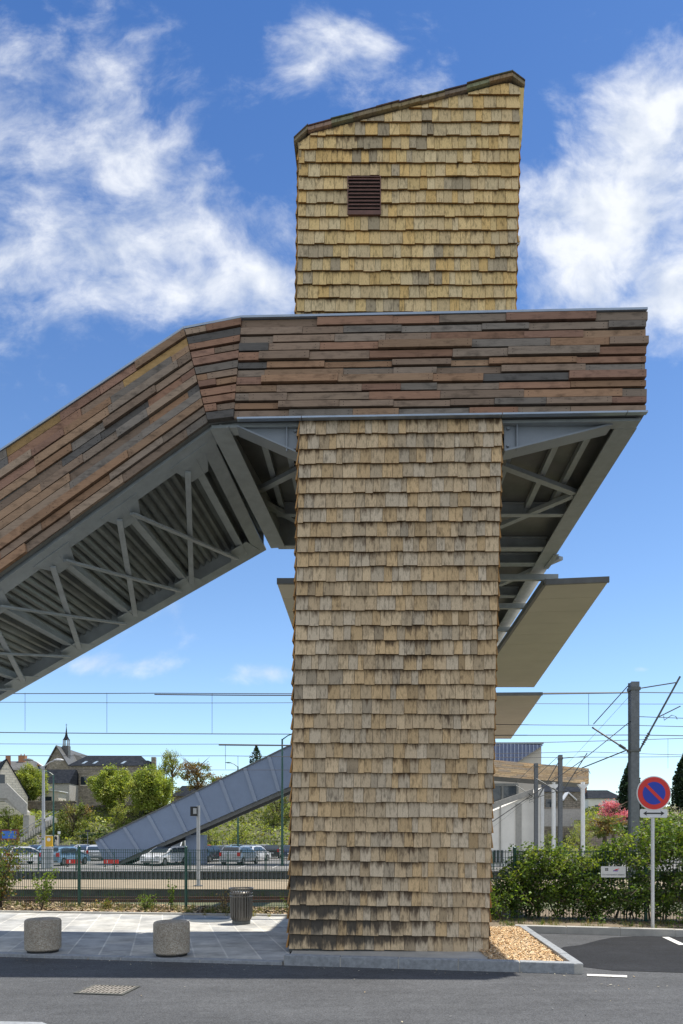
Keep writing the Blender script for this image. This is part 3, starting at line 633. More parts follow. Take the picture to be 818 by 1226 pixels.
sBL = tBL + dB * KS; sTL = tTL + dT * (KS * dB.x / dT.x * (1.0)); sTL.x = sBL.x; 
def cbx(mb, q, n, t=.05): 
    n = Vector(n).normalized(); a, b, c, d = q(0, 0), q(1, 0), q(1, 1), q(0, 1); mb.hull([a - n * (.03 + t), b - n * (.03 + t), c - n * (.03 + t), d - n * (.03 + t)], [a - n * .004, b - n * .004, c - n * .004, d - n * .004])
qL = quadmap(cBL, cBR, cTR, cTL); qT = quadmap(tBL, cBL, cTL, tTL); nS = Vector((-.14, -1, 0)).normalized(); qS = quadmap(sBL, tBL, tTL, sTL)
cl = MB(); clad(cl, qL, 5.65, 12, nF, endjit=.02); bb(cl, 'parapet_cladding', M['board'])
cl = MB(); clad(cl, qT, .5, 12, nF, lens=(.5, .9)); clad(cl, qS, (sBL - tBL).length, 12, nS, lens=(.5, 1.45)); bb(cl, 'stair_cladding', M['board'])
bk = MB(); cbx(bk, qL, nF); cbx(bk, qT, nF); cbx(bk, qS, nS); bb(bk, 'parapet_panel', M['steel_dark'])
# right-hand parapet over the tracks and left-hand one
vdir = Vector((.045, 1, 0))
RB = cBR + Vector((0, .06, 0)); RT = cTR + Vector((0, .06, 0)); far = 46.5
q = quadmap(RB, RB + vdir * far, RT + vdir * far, RT); cl = MB(); clad(cl, q, 46.5, 12, (1, -.045, 0), lens=(.9, 1.6), thick=(.0, .035)); bb(cl, 'side_cladding', M['board'])
bk = MB(); bk.hull([RB + Vector((-.09, 0, 0)), RB + Vector((-.035, 0, 0)), RB + vdir * far + Vector((-.035, 0, 0)), RB + vdir * far + Vector((-.09, 0, 0))], [RT + Vector((-.09, 0, 0)), RT + Vector((-.035, 0, 0)), RT + vdir * far + Vector((-.035, 0, 0)), RT + vdir * far + Vector((-.09, 0, 0))])
l0 = Vector((1.2, 13.4, 7.47)); bk.hull([l0, l0 + Vector((.06, 0, 0)), l0 + Vector((.06, 0, 0)) + vdir * 42.3, l0 + vdir * 42.3], [l0 + Vector((0, 0, 1.4)), l0 + Vector((.06, 0, 1.4)), l0 + Vector((.06, 0, 1.4)) + vdir * 42.3, l0 + Vector((0, 0, 1.4)) + vdir * 42.3]); bb(bk, 'side_panel', M['steel'])
# zinc copings and drip flashings
fz = MB()
def coping(a, b, n, w=.16, h=.03, off=.065): 
    n = Vector(n).normalized(); a0 = a + n * off; b0 = b + n * off; a1 = a - n * (w - off); b1 = b - n * (w - off); up = Vector((0, 0, h))
    fz.hull([a0, b0, b1, a1], [a0 + up, b0 + up, b1 + up, a1 + up])
coping(cTL, cTR + Vector((.0, 0, 0)), nF); coping(tTL, cTL - Vector((.004, 0, 0)), nF); coping(sTL, tTL - Vector((.004, 0, 0)), nS)
coping(RT + vdir * far, RT, (1, -.045, 0), off=.04)
for i, (xa, xb) in enumerate(((-1.45, -.56), (-.55, 2.2), (2.21, 3.9), (3.91, 4.18))):
    ya, yb = YL(xa), YL(xb); fz.hull([(xa, ya - .095, 7.438), (xb, yb - .095, 7.438), (xb, yb - .02, 7.438), (xa, ya - .02, 7.438)], [(xa, ya - .095, 7.462), (xb, yb - .095, 7.462), (xb, yb - .02, 7.462), (xa, ya - .02, 7.462)])
bb(fz, 'coping', M['flash'])
# landing steelwork.   v along depth, x across, level soffit at z 7.42
ZS = 7.42; YB = 13.35
def LV(x, y, z=ZS): return Vector((x + .045 * (y - 10), y, z))
dk = MB(); dk.hull([LV(-1.75, 10.08, 7.66), LV(4.1, 9.95, 7.66), LV(4.1, YB, 7.66), LV(-1.55, YB, 7.66)], [LV(-1.75, 10.08, 7.74), LV(4.1, 9.95, 7.74), LV(4.1, YB, 7.74), LV(-1.55, YB, 7.74)])
dk.hull([LV(1.1, YB, 7.66), LV(4.1, YB, 7.66), LV(4.1, 56, 7.66), LV(1.1, 56, 7.66)], [LV(1.1, YB, 7.74), LV(4.1, YB, 7.74), LV(4.1, 56, 7.74), LV(1.1, 56, 7.74)])
bb(dk, 'deck', M['steel_dark'])
fr = MB()
def ibeam(mb, a, b, w, h, t=.02):
    """I section, bottom flange centred on a-b, web above"""
    a = Vector(a); b = Vector(b); u = Vector((0, 0, 1)); mb.bar(a + u * t / 2, b + u * t / 2, w, t); mb.bar(a + u * (h - t / 2), b + u * (h - t / 2), w * .995, t); mb.bar(a + u * h / 2, b + u * h / 2, t, h - 2 * t)
# front edge beam and side girders
fr.hull([(-1.83, 10.10, 7.40), (4.14, 9.93, 7.40), (4.14, 10.12, 7.40), (-1.83, 10.3, 7.40)], [(-1.83, 10.10, 7.438), (4.14, 9.93, 7.438), (4.14, 10.12, 7.438), (-1.83, 10.3, 7.438)])
fr.hull([(-1.83, 10.12, 7.44), (4.1, 9.96, 7.44), (4.1, 9.99, 7.44), (-1.83, 10.15, 7.44)], [(-1.83, 10.12, 7.72), (4.1, 9.96, 7.72), (4.1, 9.99, 7.72), (-1.83, 10.15, 7.72)])
for (x, y0, y1) in ((4.0, 10.13, 56),):
    a0, b0 = LV(x, y0, 7.40), LV(x, y1, 7.40); fr.bar(a0 + Vector((0, 0, .012)), b0 + Vector((0, 0, .012)), .31, .024); fr.bar(a0 + Vector((.05, 0, .17)), b0 + Vector((.05, 0, .17)), .03, .29)
bb(fr, 'edge_beam', M['steel'])
kn = MB(); c0 = LV(4.14, 15.0, 7.37); kn.box(c0.x - .06, c0.x + .04, 14.55, 15.3, 7.375, 7.395); bb(kn, 'splice_plate', M['steel'])
# left girder under the bend, wide pair
lg = MB()
gA, gB = Vector((-1.72, 10.10, 7.41)), P(333, 655, 13.4); lg.bar(gA, gB, .27, .03); lg.hull([gA, gB, Vector((gB.x, gB.y, 7.65)), Vector((gA.x, gA.y, 7.65))], [gA + Vector((.03, 0, 0)), gB + Vector((.03, 0, 0)), Vector((gB.x + .03, gB.y, 7.65)), Vector((gA.x + .03, gA.y, 7.65))])
bb(lg, 'bend_girder', M['steel'])
# tapered cantilever brackets either side of the tower
def bracket(x0, x1, y, d0, d1, name='bracket'):
    mb = MB(); s = 1 if x1 > x0 else -1
    mb.hull([(x0, y, 7.44 - d0), (x1, y, 7.44 - d1), (x1, y, 7.44), (x0, y, 7.44)], [(x0, y + .02, 7.44 - d0), (x1, y + .02, 7.44 - d1), (x1, y + .02, 7.44), (x0, y + .02, 7.44)])
    mb.hull([(x0, y - .06, 7.42 - d0), (x1, y - .06, 7.42 - d1), (x1, y + .2, 7.42 - d1), (x0, y + .2, 7.42 - d0)], [(x0, y - .06, 7.445 - d0), (x1, y - .06, 7.445 - d1), (x1, y + .2, 7.445 - d1), (x0, y + .2, 7.445 - d0)])
    mb.box(min(x0 + s * .16, x0 + s * .175), max(x0 + s * .16, x0 + s * .175), y - .055, y, 7.445 - d0 + .01, 7.43)
    for zz in (7.36, 7.12): mb.tube([(x0 + s * .05, y - .03, zz), (x0 + s * .05, y, zz)], .022, 6)
    bb(mb, name, M['flash'] if False else M['steelb'])
M['steelb'] = simple('blue_grey_painted_steel', (.23, .26, .29), .4, .1, .08, 2.5)
bracket(2.28, 3.78, 10.06, .40, .03); bracket(-.60, -1.47, 10.12, .40, .02)
dg = MB()
def strut(mb, p, q, w=.11, h=.07): mb.bar(p, q, w, h)
def LP(px, py, z=7.47): Y = (z - EYE) * F / (HY - py); return Vector(((px - CX) * Y / F, Y, z))
for pq in ((598, 556, 689, 590), (598, 630, 690, 591), (598, 700, 672, 668), (300, 592, 362, 560), (312, 600, 362, 627)):
    dg = MB(); strut(dg, LP(*pq[:2]), LP(*pq[2:])); bb(dg, 'bracing', M['steel'])
for x in (2.55, 3.2, 3.62, -1.2, -.85): pr = MB(); pr.bar(LV(x, 10.3, 7.60), LV(x, YB - .2, 7.60), .09, .1); bb(pr, 'stringer', M['steel'])
for y, w in [(12.9, .12), (14.4, .2), (15.2, .2)] + [(17.2 + i * 2.8, .18) for i in range(14)]: cb = MB(); ibeam(cb, LV(-1.3 if y < 13 else 1.1, y, 7.43), LV(3.9, y, 7.43), w, .22); bb(cb, 'crossbeam', M['steel'])
cb = MB(); ibeam(cb, gB + Vector((.0, .02, 0)), Vector((1.4, 13.42, gB.z)), .16, .7); bb(cb, 'crossbeam', M['steel'])
# stair underside: near and far stringers as measured, ruled surface between them
A1 = Vector((-1.80, 10.08, 7.39)); A0 = Vector((-4.99, 10.58, 5.37)); B1 = Vector((-1.40, 14.2, 7.30)); B0 = Vector((-4.80, 14.35, 5.28))
A1 = P(256, 511, 10.14); A0 = P(0, 697, 10.64); B1 = P(322, 657, 13.4); B0 = P(120.6, 771.5, 13.3)
def S(u, v, dz=0): return lerp(lerp(A1, A0, u), lerp(B1, B0, u), v) + Vector((0, 0, dz))
UE = 3.3
st = MB()
def band(mb, u0, u1, va, vb, z0, z1, vslope=0):
    mb.hull([S(u0, va, z0), S(u1, va, z0), S(u1, vb, z0), S(u0, vb, z0)], [S(u0, va, z1), S(u1, va, z1), S(u1, vb, z1), S(u0, vb, z1)])
band(st, .0, UE, .004, .095, 0, .025); band(st, .0, UE, .015, .022, .025, .34); band(st, 0, UE, .0, .004, -.004, .12); bb(st, 'stringer_beam', M['steel'])
st = MB(); band(st, .015, UE, .925, .998, 0, .025); band(st, .015, UE, .93, .945, .025, .32); bb(st, 'stringer_beam', M['steel'])
gs = []; u = .13
while u < UE: gs.append(u); u += .325
for k, u in enumerate(gs):
    a, b = S(u, .09, .03), S(u, .93, .03); sb = MB(); sb.bar(a, b, .13, .02, up=(0, 0, 1)); sb.bar(a + Vector((0, 0, .07)), b + Vector((0, 0, .07)), .02, .12); bb(sb, 'crossbeam', M['steel']); gp = MB()
    # gussets
    gw = .085; gp.hull([S(u - gw, .05, -.012), S(u + gw, .05, -.012), S(u + gw * .45, .2, -.012), S(u - gw * .45, .2, -.012)], [S(u - gw, .05, -.002), S(u + gw, .05, -.002), S(u + gw * .45, .2, -.002), S(u - gw * .45, .2, -.002)])
    bb(gp, 'gusset_plate', M['steel']); gp = MB()
    gp.hull([S(u - gw, .96, -.012), S(u + gw, .96, -.012), S(u + gw * .5, .83, -.012), S(u - gw * .5, .83, -.012)], [S(u - gw, .96, -.002), S(u + gw, .96, -.002), S(u + gw * .5, .83, -.002), S(u - gw * .5, .83, -.002)])
    bb(gp, 'gusset_plate', M['steel'])
    if k: 
        xb = MB(); xb.bar(S(gs[k - 1] + .03, .12, -.035), S(u - .03, .90, -.035), .085, .03); bb(xb, 'cross_brace', M['steel']); xb = MB(); xb.bar(S(u - .03, .12, -.07), S(gs[k - 1] + .03, .90, -.07), .085, .03); bb(xb, 'cross_brace', M['steel'])
eb = MB(); band(eb, .02, .075, .08, .93, .0, .03); band(eb, .045, .05, .08, .93, .03, .3); bb(eb, 'end_beam', M['steel'])
# ribbed decking sheet above, ribs across
rs = MB(); NR = 90; du = UE / NR
for i in range(NR):
    u0 = i * du; zz = [.22, .30, .30, .22]; us = [u0, u0 + du * .18, u0 + du * .5, u0 + du * .68]
    for (ua, za), (ub, zb_) in zip(list(zip(us, zz)), list(zip(us[1:], zz[1:])) + [(u0 + du, .22)]): rs.face([S(ua, .02, za), S(ua, .94, za), S(ub, .94, zb_), S(ub, .02, zb_)])
bb(rs, 'ribbed_soffit', M['sheet'])
tp = MB(); band(tp, 0, UE, .0, .95, .33, .37); bb(tp, 'stair_deck', M['steel_dark'])
fp = MB(); fp.hull([S(0, .96, .33), S(UE, .96, .33), S(UE, .98, .33), S(0, .98, .33)], [S(0, .96, 1.35), S(UE, .96, 1.35), S(UE, .98, 1.35), S(0, .98, 1.35)]); bb(fp, 'stair_parapet', M['steel'])
ft = MB(); pE = S(UE, .5); ft.box(pE.x - .6, pE.x + .5, 10.6, 15, -.1, .5); bb(ft, 'stair_foot', M['concrete'])
# protective canopies over the catenary, on outrigger arms
def canopy(c, label, n=0):
    z = 7.1; t = thing('wire_guard_canopy', (c[0][0], c[0][1], z), label, 'canopy', 'guard canopies over the overhead wires'); o_ = t.location
    m = MB(); K = int((c[2][1] - c[1][1]) / .95); c3 = [Vector((x - o_.x, y - o_.y, 0)) for x, y in c]; up_ = Vector((0, 0, .05))
    for i in range(K):
        f0, f1 = i / K, (i + 1) / K - .0012; r0 = [lerp(c3[0], c3[3], f0), lerp(c3[1], c3[2], f0), lerp(c3[1], c3[2], f1), lerp(c3[0], c3[3], f1)]; m.hull(r0, [p + up_ for p in r0])
    m.hull([p + Vector((0, 0, .051)) for p in c3], [p + Vector((0, 0, .07)) for p in c3]); m.build('panel', M['canopy'], t)
    m = MB(); a = Vector((c[0][0], c[0][1] - .06, z)) - o_; b = Vector((c[1][0], c[1][1] - .06, z)) - o_; m.bar(a + Vector((0, 0, .03)), b + Vector((0, 0, .03)), .06, .12); m.build('fascia', M['steel_dark'], t)
    m = MB()
    for i in range(1, 3):
        f = i / 3; xa = lerp(c[0][0], c[3][0], f); xb2 = lerp(c[1][0], c[2][0], f)
    for i in range(0): pass
    ya = c[0][1]
    while ya < c[2][1] - .3:
        f = (ya - c[0][1]) / (c[2][1] - c[0][1]); m = MB(); m.bar((LV(2.0 if c[0][0] > 0 else 1, ya).x - o_.x, ya - o_.y + .05, .17), (lerp(c[0][0], c[3][0], f) - o_.x + (.3 if c[0][0] > 0 else -.3), ya - o_.y + .05, .17), .1, .12); ya += 1.9; m.build('outrigger_arm', M['steel'], t)
    m = MB()
    e0 = Vector((c[0][0], c[0][1], z)) - o_; e1 = Vector((c[3][0], c[3][1], z)) - o_; m.bar(e0 + Vector((0, 0, .06)), e1 + Vector((0, 0, .06)), .07, .14); m.build('edge_rail', M['steel_dark'], t)
canopy([(4.37, 15.46), (5.68, 15.3), (6.93, 25.85), (4.75, 25.85)], 'large pale underside canopy right of the tower above the near track')
canopy([(-.3, 15.4), (-1.38, 15.4), (-1.0, 25.85), (.6, 25.85)], 'canopy corner peeping out left of the tower below the landing')
canopy([(5.0, 27.3), (7.6, 27.2), (9.2, 39), (5.6, 39)], 'smaller lower looking canopy right of the tower, farther along the bridge')

# ------------------------------------------------------------------ street furniture near the camera
def bollard(x, y, label):
    t = thing('concrete_bollard', (x, y, .04), label, 'bollard', 'round concrete bollards on the pavement')
    m = MB(); m.lathe((0, 0, 0), [(.215, .03), (.240, .05), (.243, .2), (.243, .43), (.232, .455), (.21, .465), (.0, .47)], 40); m.build('body', M['bollard'], t, smooth=True)
    m = MB(); m.lathe((0, 0, 0), [(.205, -.02), (.205, .03), (.2, .04)], 32); m.build('foot', M['black'], t)
    return t
bollard(-4.17, 10.03, 'leftmost of the two cylindrical aggregate concrete bollards'); bollard(-2.30, 9.72, 'cylindrical aggregate concrete bollard nearer the tower')
t = thing('litter_bin', (-1.87, 13.4, .04), 'round slatted grey metal litter bin standing on the pavement beside the tower', 'litter bin')
m = MB(); m.lathe((0, 0, 0), [(.17, 0), (.17, .06), (.15, .07)], 28); m.build('base', M['steel_dark'], t)
m = MB(); m.lathe((0, 0, 0), [(.165, .07), (.175, .12), (.178, .58), (.16, .6)], 28); m.build('drum', M['binmetal'], t, smooth=True)
m = MB()
for i in range(24):
    a = 2 * math.pi * i / 24; c_, s_ = math.cos(a), math.sin(a)
    m.tube([(.165 * c_, .165 * s_, .07), (.195 * c_, .195 * s_, .14), (.2 * c_, .2 * s_, .5), (.19 * c_, .19 * s_, .58), (.215 * c_, .215 * s_, .66)], [.008, .013, .013, .01, .01], 5)
m.build('slats', M['binmetal'], t)
m = MB()
for zz, rr in ((.52, .21), (.575, .208), (.665, .222)):
    m.tube([(rr * math.cos(2 * math.pi * i / 32), rr * math.sin(2 * math.pi * i / 32), zz) for i in range(33)], .012, 6)
m.build('rim', M['binmetal'], t)
# drain grate
gx, gy = X_Y(129, 1186)
t = thing('drain_grate', (gx, gy, .004), 'rusty cast iron drain grate let into the road', 'drain grate', rz=R(-8))
m = MB(); m.box(-.26, .26, -.2, .2, -.01, .002); m.build('sump', M['black'], t)
m = MB(); m.box(-.27, .27, -.22, -.19, 0, .009); m.box(-.27, .27, .19, .22, 0, .009); m.box(-.27, -.24, -.19, .19, 0, .009); m.box(.24, .27, -.19, .19, 0, .009); m.build('frame', M['plat_edge'], t)
m = MB()
for i in range(11): x = -.22 + i * .044; m.box(x - .011, x + .011, -.19, .19, .001, .008 + .002 * (i % 2))
for y in (-.1, 0, .1): m.box(-.24, .24, y - .012, y + .012, .001, .0085)
m.build('bars', simple('rust_bars', (.26, .235, .20), .7, .3, .4, 25), t)
mh = MB(); mh.lathe((0, 0, 0), [(.42, .0), (.42, .004), (.36, .005)], 36); o = mh.build('manhole_cover', M['steel_dark']); o.location = (-2.55, 14.0, .041); tag(o, 'round dark manhole cover let into the slabs near the litter bin', 'manhole cover')
# no-parking sign
sx, sy = 5.46, 12.6
t = thing('road_sign', (sx, sy, .06), 'round red and blue no parking sign with double arrow plate on white pole', 'road sign')
m = MB(); m.tube([(0, 0, 0), (0, 0, 2.62)], .03, 14); m.build('pole', M['white'], t, smooth=True)
def disc(r, y0, y1, cx=0, cz=0, n=48): return ([(cx + r * math.cos(2 * math.pi * i / n), y0, cz + r * math.sin(2 * math.pi * i / n)) for i in range(n)], [(cx + r * math.cos(2 * math.pi * i / n), y1, cz + r * math.sin(2 * math.pi * i / n)) for i in range(n)])
dz = 2.42 - .06
m = MB(); m.hull(*disc(.30, -.035, -.05, 0, dz)); dsk = m.build('disc', M['signwhite'], t)
m = MB(); m.hull(*disc(.283, -.052, -.055, 0, dz)); m.build('red_ring', M['signred'], dsk)
m = MB(); m.hull(*disc(.198, -.057, -.059, 0, dz)); m.build('blue_field', M['signblue'], dsk)
m = MB(); a = R(-45); w = .028; c_, s_ = math.cos(a), math.sin(a); L2 = .2
m.hull([(c_ * k * L2 - s_ * j * w, -.0605, dz + s_ * k * L2 + c_ * j * w) for k, j in ((-1, -1), (1, -1), (1, 1), (-1, 1))], [(c_ * k * L2 - s_ * j * w, -.0625, dz + s_ * k * L2 + c_ * j * w) for k, j in ((-1, -1), (1, -1), (1, 1), (-1, 1))]); m.build('red_bar', M['signred'], dsk)
def rrect(w, h, r, y, cz, n=5):
    out = []
    for cx, cz_, a0 in ((w / 2 - r, h / 2 - r, 0), (-w / 2 + r, h / 2 - r, 90), (-w / 2 + r, -h / 2 + r, 180), (w / 2 - r, -h / 2 + r, 270)):
        for i in range(n + 1): a = R(a0 + 90 * i / n); out.append((cx + r * math.cos(a), y, cz + cz_ + r * math.sin(a)))
    return out
pz = 1.6 + (1006 - 974) * 12.6 / 860 - .06
m = MB(); m.hull(rrect(.48, .15, .03, -.035, pz), rrect(.48, .15, .03, -.045, pz)); pt = m.build('arrow_plate', M['signwhite'], t)
m = MB(); ar = [(-.185, 0), (-.12, -.042), (-.13, -.012), (.13, -.012), (.12, -.042), (.185, 0), (.12, .042), (.13, .012), (-.13, .012), (-.12, .042)]
m.hull([(x, -.047, pz + z) for x, z in ar], [(x, -.049, pz + z) for x, z in ar]); m.build('double_arrow', M['signblack'], pt)

# ------------------------------------------------------------------ mesh fence
def fence_panel(m, p, q, h, z0, sp=.055, sh=.2, r=.0042, curl=True):
    p = Vector(p); q = Vector(q); L_ = (q - p).length; d = (q - p) / L_; n = int(L_ / sp)
    for i in range(n + 1):
        c = p + d * (L_ * i / n); m.bar(c + Vector((0, 0, z0)), c + Vector((0, 0, h)), r * 2, r * 2, up=(1, 0, 0))
    k = int((h - z0) / sh)
    for i in range(k + 1):
        z = z0 + .02 + (h - z0 - .04) * i / k; m.bar(p + Vector((0, -.006, z)), q + Vector((0, -.006, z)), r * 2.4, r * 2.4)
def fence(x_posts, label, h=1.38, zg=.02):
    x0 = x_posts[0]; t = thing('mesh_fence', (x0, fence_y(x0), zg), label, 'fence'); o_ = t.location
    for x in x_posts:
        m = MB(); c = Vector((x, fence_y(x), zg)) - o_; m.tube([c, c + Vector((0, 0, h + .04))], .032, 10); m.lathe(c + Vector((0, 0, h + .04)), [(.038, 0), (.038, .012), (.02, .03)], 10); m.build('post', M['green'], t, smooth=True)
    m = MB()
    for a, b in zip(x_posts, x_posts[1:]): fence_panel(m, Vector((a, fence_y(a) + .03, 0)) - Vector((o_.x, o_.y, 0)), Vector((b, fence_y(b) + .03, 0)) - Vector((o_.x, o_.y, 0)), h, .04)
    m.build('wire_mesh', M['mesh'], t)
fence([-13.8, -11.2, -8.6, -5.99, -3.42, -.85, 1.6], 'green wire mesh fence running left of the tower with round posts')
fence([1.65, 3.42, 5.78, 8.2, 10.6], 'green wire mesh fence overgrown by the hedge right of the tower')
# notice on the fence
nx = P(734.5, 1044, 13.35); t = thing('notice_board', nx, 'small white notice with two logos fixed to the hedge side fence', 'sign', rz=R(-4))
m = MB(); m.hull(rrect(.45, .205, .012, 0, 0), rrect(.45, .205, .012, -.006, 0)); m.build('plate', M['signwhite'], t)
m = MB()
for i in range(4): m.box(-.15 + (i % 2) * .03, -.124 + (i % 2) * .03, -.0085, -.0065, .02 + (i // 2) * .028, .044 + (i // 2) * .028)
m.build('logo', simple('logo_grey', (.16, .15, .14), .5), t)
m = MB(); m.hull([(.0, -.0085, .03), (.06, -.0085, .03), (.115, -.0085, .062), (.05, -.0085, .052)], [(.0, -.0065, .03), (.06, -.0065, .03), (.115, -.0065, .062), (.05, -.0065, .052)]); m.build('logo', M['signred'], t)
m = MB(); m.hull([(-.01, -.0085, .012), (.08, -.0085, .012), (.09, -.0085, .026), (0, -.0085, .026)], [(-.01, -.0065, .012), (.08, -.0065, .012), (.09, -.0065, .026), (0, -.0065, .026)]); m.build('logo', M['signblue'], t)
def text(s, size, loc, parent, mat, name='lettering', rot=(R(90), 0, 0)):
    cu = bpy.data.curves.new(name, 'FONT'); cu.body = s; cu.size = size; cu.align_x = 'CENTER'; cu.align_y = 'CENTER'; cu.extrude = .0008
    tmp = bpy.data.objects.new('tmp', cu); C.objects.link(tmp); bpy.context.view_layer.update()
    me = bpy.data.meshes.new_from_object(tmp.evaluated_get(bpy.context.evaluated_depsgraph_get())); bpy.data.objects.remove(tmp)
    me.materials.clear(); me.materials.append(mat); o = bpy.data.objects.new(name, me); C.objects.link(o); o.parent = parent; o.location = loc; o.rotation_euler = rot; return o
text('STATIONNEMENT RÉSERVÉ', .033, (0, -.008, -.055), t, M['signblack'])

# ------------------------------------------------------------------ vegetation
def leafquad(m, p, size, c, droop=.3):
    a = U(0, 6.283); b = U(-.9, .9); d = Vector((math.cos(a) * math.cos(b), math.sin(a) * math.cos(b), math.sin(b) - droop)) * size
    s = d.cross(Vector((U(-1, 1), U(-1, 1), U(-.2, 1)))); 
    if s.length < 1e-6: return
    s.normalize(); s = s * size * U(.28, .45)
    m.face([p - d * .5, p + s * .9, p + d * .5, p - s * .9], c)
def jitc(c, k=.25): f = 1 + U(-k, k); return tuple(v * f * (1 + U(-.06, .06)) for v in c)
def crown_leaves(m, centre, rx, ry, rz, n, size, cols, clumps=40, shell=.55, cl_r=.28):
    cs = []
    for i in range(clumps):
        while True:
            v = Vector((U(-1, 1), U(-1, 1), U(-1, 1)))
            if v.length < 1: break
        v = v.normalized() * (shell + (1 - shell) * rnd()) * U(.82, 1.04) if rnd() < .8 else v * .7
        cs.append((Vector((v.x * rx, v.y * ry, v.z * rz)), random.choice(cols), U(.6, 1.25)))
    for i in range(n):
        c, col, k = random.choice(cs); r_ = cl_r * k
        p = c + Vector((random.gauss(0, .5) * r_ * rx, random.gauss(0, .5) * r_ * ry, random.gauss(0, .5) * r_ * rz)); leafquad(m, centre + p, size * U(.6, 1.3), jitc(col))
def tree(px, py, wpx, hpx, Y, label, cols, name='tree', n=2600, leaf=None, bare=0, group=None, cat='tree', base=None, trunk=True, clumps=40, cl_r=.28):
    """crown centred where the photograph shows it, trunk to the ground"""
    c = P(px, py, Y); s = Y / F; rx = wpx * s / 2; rz = hpx * s / 2; g0 = base if base is not None else terrain(c.x, Y); g0 = min(g0, c.z - rz * .8)
    t = thing(name, (c.x, Y, g0), label, cat, group); H_ = c.z - g0
    m = MB(); lean = U(-.1, .1) * H_ * .3
    m.tube([(0, 0, -.3), (lean * .3, 0, H_ * .35), (lean * .6, 0, H_ * .75), (lean, 0, H_ + rz * .5)], [rx * .09 + .06, rx * .07 + .05, rx * .05 + .03, .02], 7)
    nb = 9 + int(bare * 26)
    for i in range(nb):
        a = U(0, 6.28); z0 = H_ + rz * U(-.9, .3); e = Vector((math.cos(a) * rx * U(.5, .95), math.sin(a) * rx * U(.5, .95), min(z0 + rz * U(.3, 1.1), H_ + rz * .95))); mid = Vector((e.x * .45, e.y * .45, (z0 + e.z) / 2))
        m.tube([(lean * .5, 0, z0), mid, e], [rx * .03 + .02, rx * .02 + .015, .01], 4)
    m.build('trunk', M['bark'], t)
    m = MB(); crown_leaves(m, Vector((lean * .6, 0, H_)), rx, rx, rz, int(n * 1.6), leaf or max(.12, rx * .085), cols, clumps=clumps, cl_r=cl_r); m.build('crown', M['leaf'], t)
    return t
G1 = [(.27, .33, .065), (.31, .37, .08), (.20, .26, .05), (.35, .39, .11)]; GY = [(.26, .30, .07), (.22, .28, .06), (.30, .32, .09)]; GB = [(.26, .17, .07), (.22, .19, .07), (.2, .13, .06)]
GD = [(.015, .035, .015), (.02, .045, .02), (.03, .06, .022)]; GM = [(.13, .175, .045), (.17, .215, .06), (.22, .24, .08)]; PK = [(.62, .20, .32), (.72, .32, .44), (.5, .14, .24)]; WH = [(.6, .6, .58), (.5, .5, .5), (.16, .2, .1)]
tree(35, 938, 40, 46, 108, 'rounded bright green tree beside the white gabled house', G1, 'round_tree', 11000, group='trees on the bank', clumps=120, cl_r=.2)
tree(134, 943, 52, 54, 106, 'round bright green tree in front of the long stone house, left one of the pair', G1, 'round_tree', 12000, group='trees on the bank', clumps=130, cl_r=.2)
tree(181, 945, 56, 54, 104, 'round bright green tree in front of the long stone house, right one of the pair', G1, 'round_tree', 13000, group='trees on the bank', clumps=140, cl_r=.2)
tree(89, 985, 52, 60, 98, 'loose twiggy green shrub with bare stems left of the metal stair', GM + GB[:1], 'loose_tree', 2400, bare=1, group='trees on the bank', cl_r=.22)
tree(148, 974, 34, 42, 101, 'small pale green tree below the stone wall', G1 + GY, 'loose_tree', 1300, bare=.4, group='trees on the bank', cl_r=.22)
tree(206, 918, 36, 40, 128, 'pale yellow green tree rising right of the stone house', GY, 'spring_tree', 1900, bare=.6, group='trees behind the wall', cl_r=.22)
tree(236, 928, 46, 46, 126, 'russet budding tree above the metal stair', GB + [(.12, .15, .04)], 'spring_tree', 2000, bare=.8, group='trees behind the wall', cl_r=.2)
tree(196, 945, 40, 26, 122, 'low dark green tree under the yellow green one', GM, 'bushy_tree', 1500, group='trees behind the wall')
tree(262, 950, 50, 40, 118, 'green bushy tree half hidden by the metal stair', GM + GB[:1], 'bushy_tree', 1800, group='trees behind the wall')
tree(332, 975, 48, 62, 102, 'loose green tree seen under the metal stair next to the shingled tower', GM + GY[:1], 'loose_tree', 2400, bare=.6, group='trees on the bank')
tree(290, 1000, 36, 26, 96, 'low bush on the bank right of the stair pillar', G1, 'bush', 900, group='bushes on the bank', cat='bush')
tree(10, 985, 44, 32, 97, 'low rounded green bush under the concrete steps', G1, 'bush', 1500, group='bushes on the bank', cat='bush')
tree(250, 1002, 30, 22, 95, 'yellow green bush behind the stair pillar', GY + GM, 'bush', 800, group='bushes on the bank', cat='bush')
tree(120, 1002, 60, 20, 94, 'dark low bush at the foot of the bank by the metal stair', GM + GD, 'bush', 1500, group='bushes on the bank', cat='bush')
tree(735, 973, 44, 30, 84, 'pink blossoming tree left of the tall catenary mast', PK, 'blossom_tree', 1700, bare=.7, clumps=26, cl_r=.3)
tree(816, 978, 30, 28, 70, 'white blossoming shrub at the right edge behind the hedge', WH, 'blossom_shrub', 900, bare=.6, cat='shrub')
tree(724, 990, 66, 26, 80, 'brownish green shrub below the pink blossom', GM + GB, 'bush', 2200, group='bushes by the station', cat='bush')
tree(785, 1000, 80, 40, 66, 'dark green shrub behind the round sign', GM + GD, 'bush', 2600, group='bushes by the station', cat='bush')
tree(695, 1003, 34, 34, 72, 'yellow green bush between the white posts', GY + G1, 'bush', 1100, group='bushes by the station', cat='bush')
tree(655, 1008, 30, 26, 74, 'small green bush beside the pale concrete wall', GM, 'bush', 900, group='bushes by the station', cat='bush')
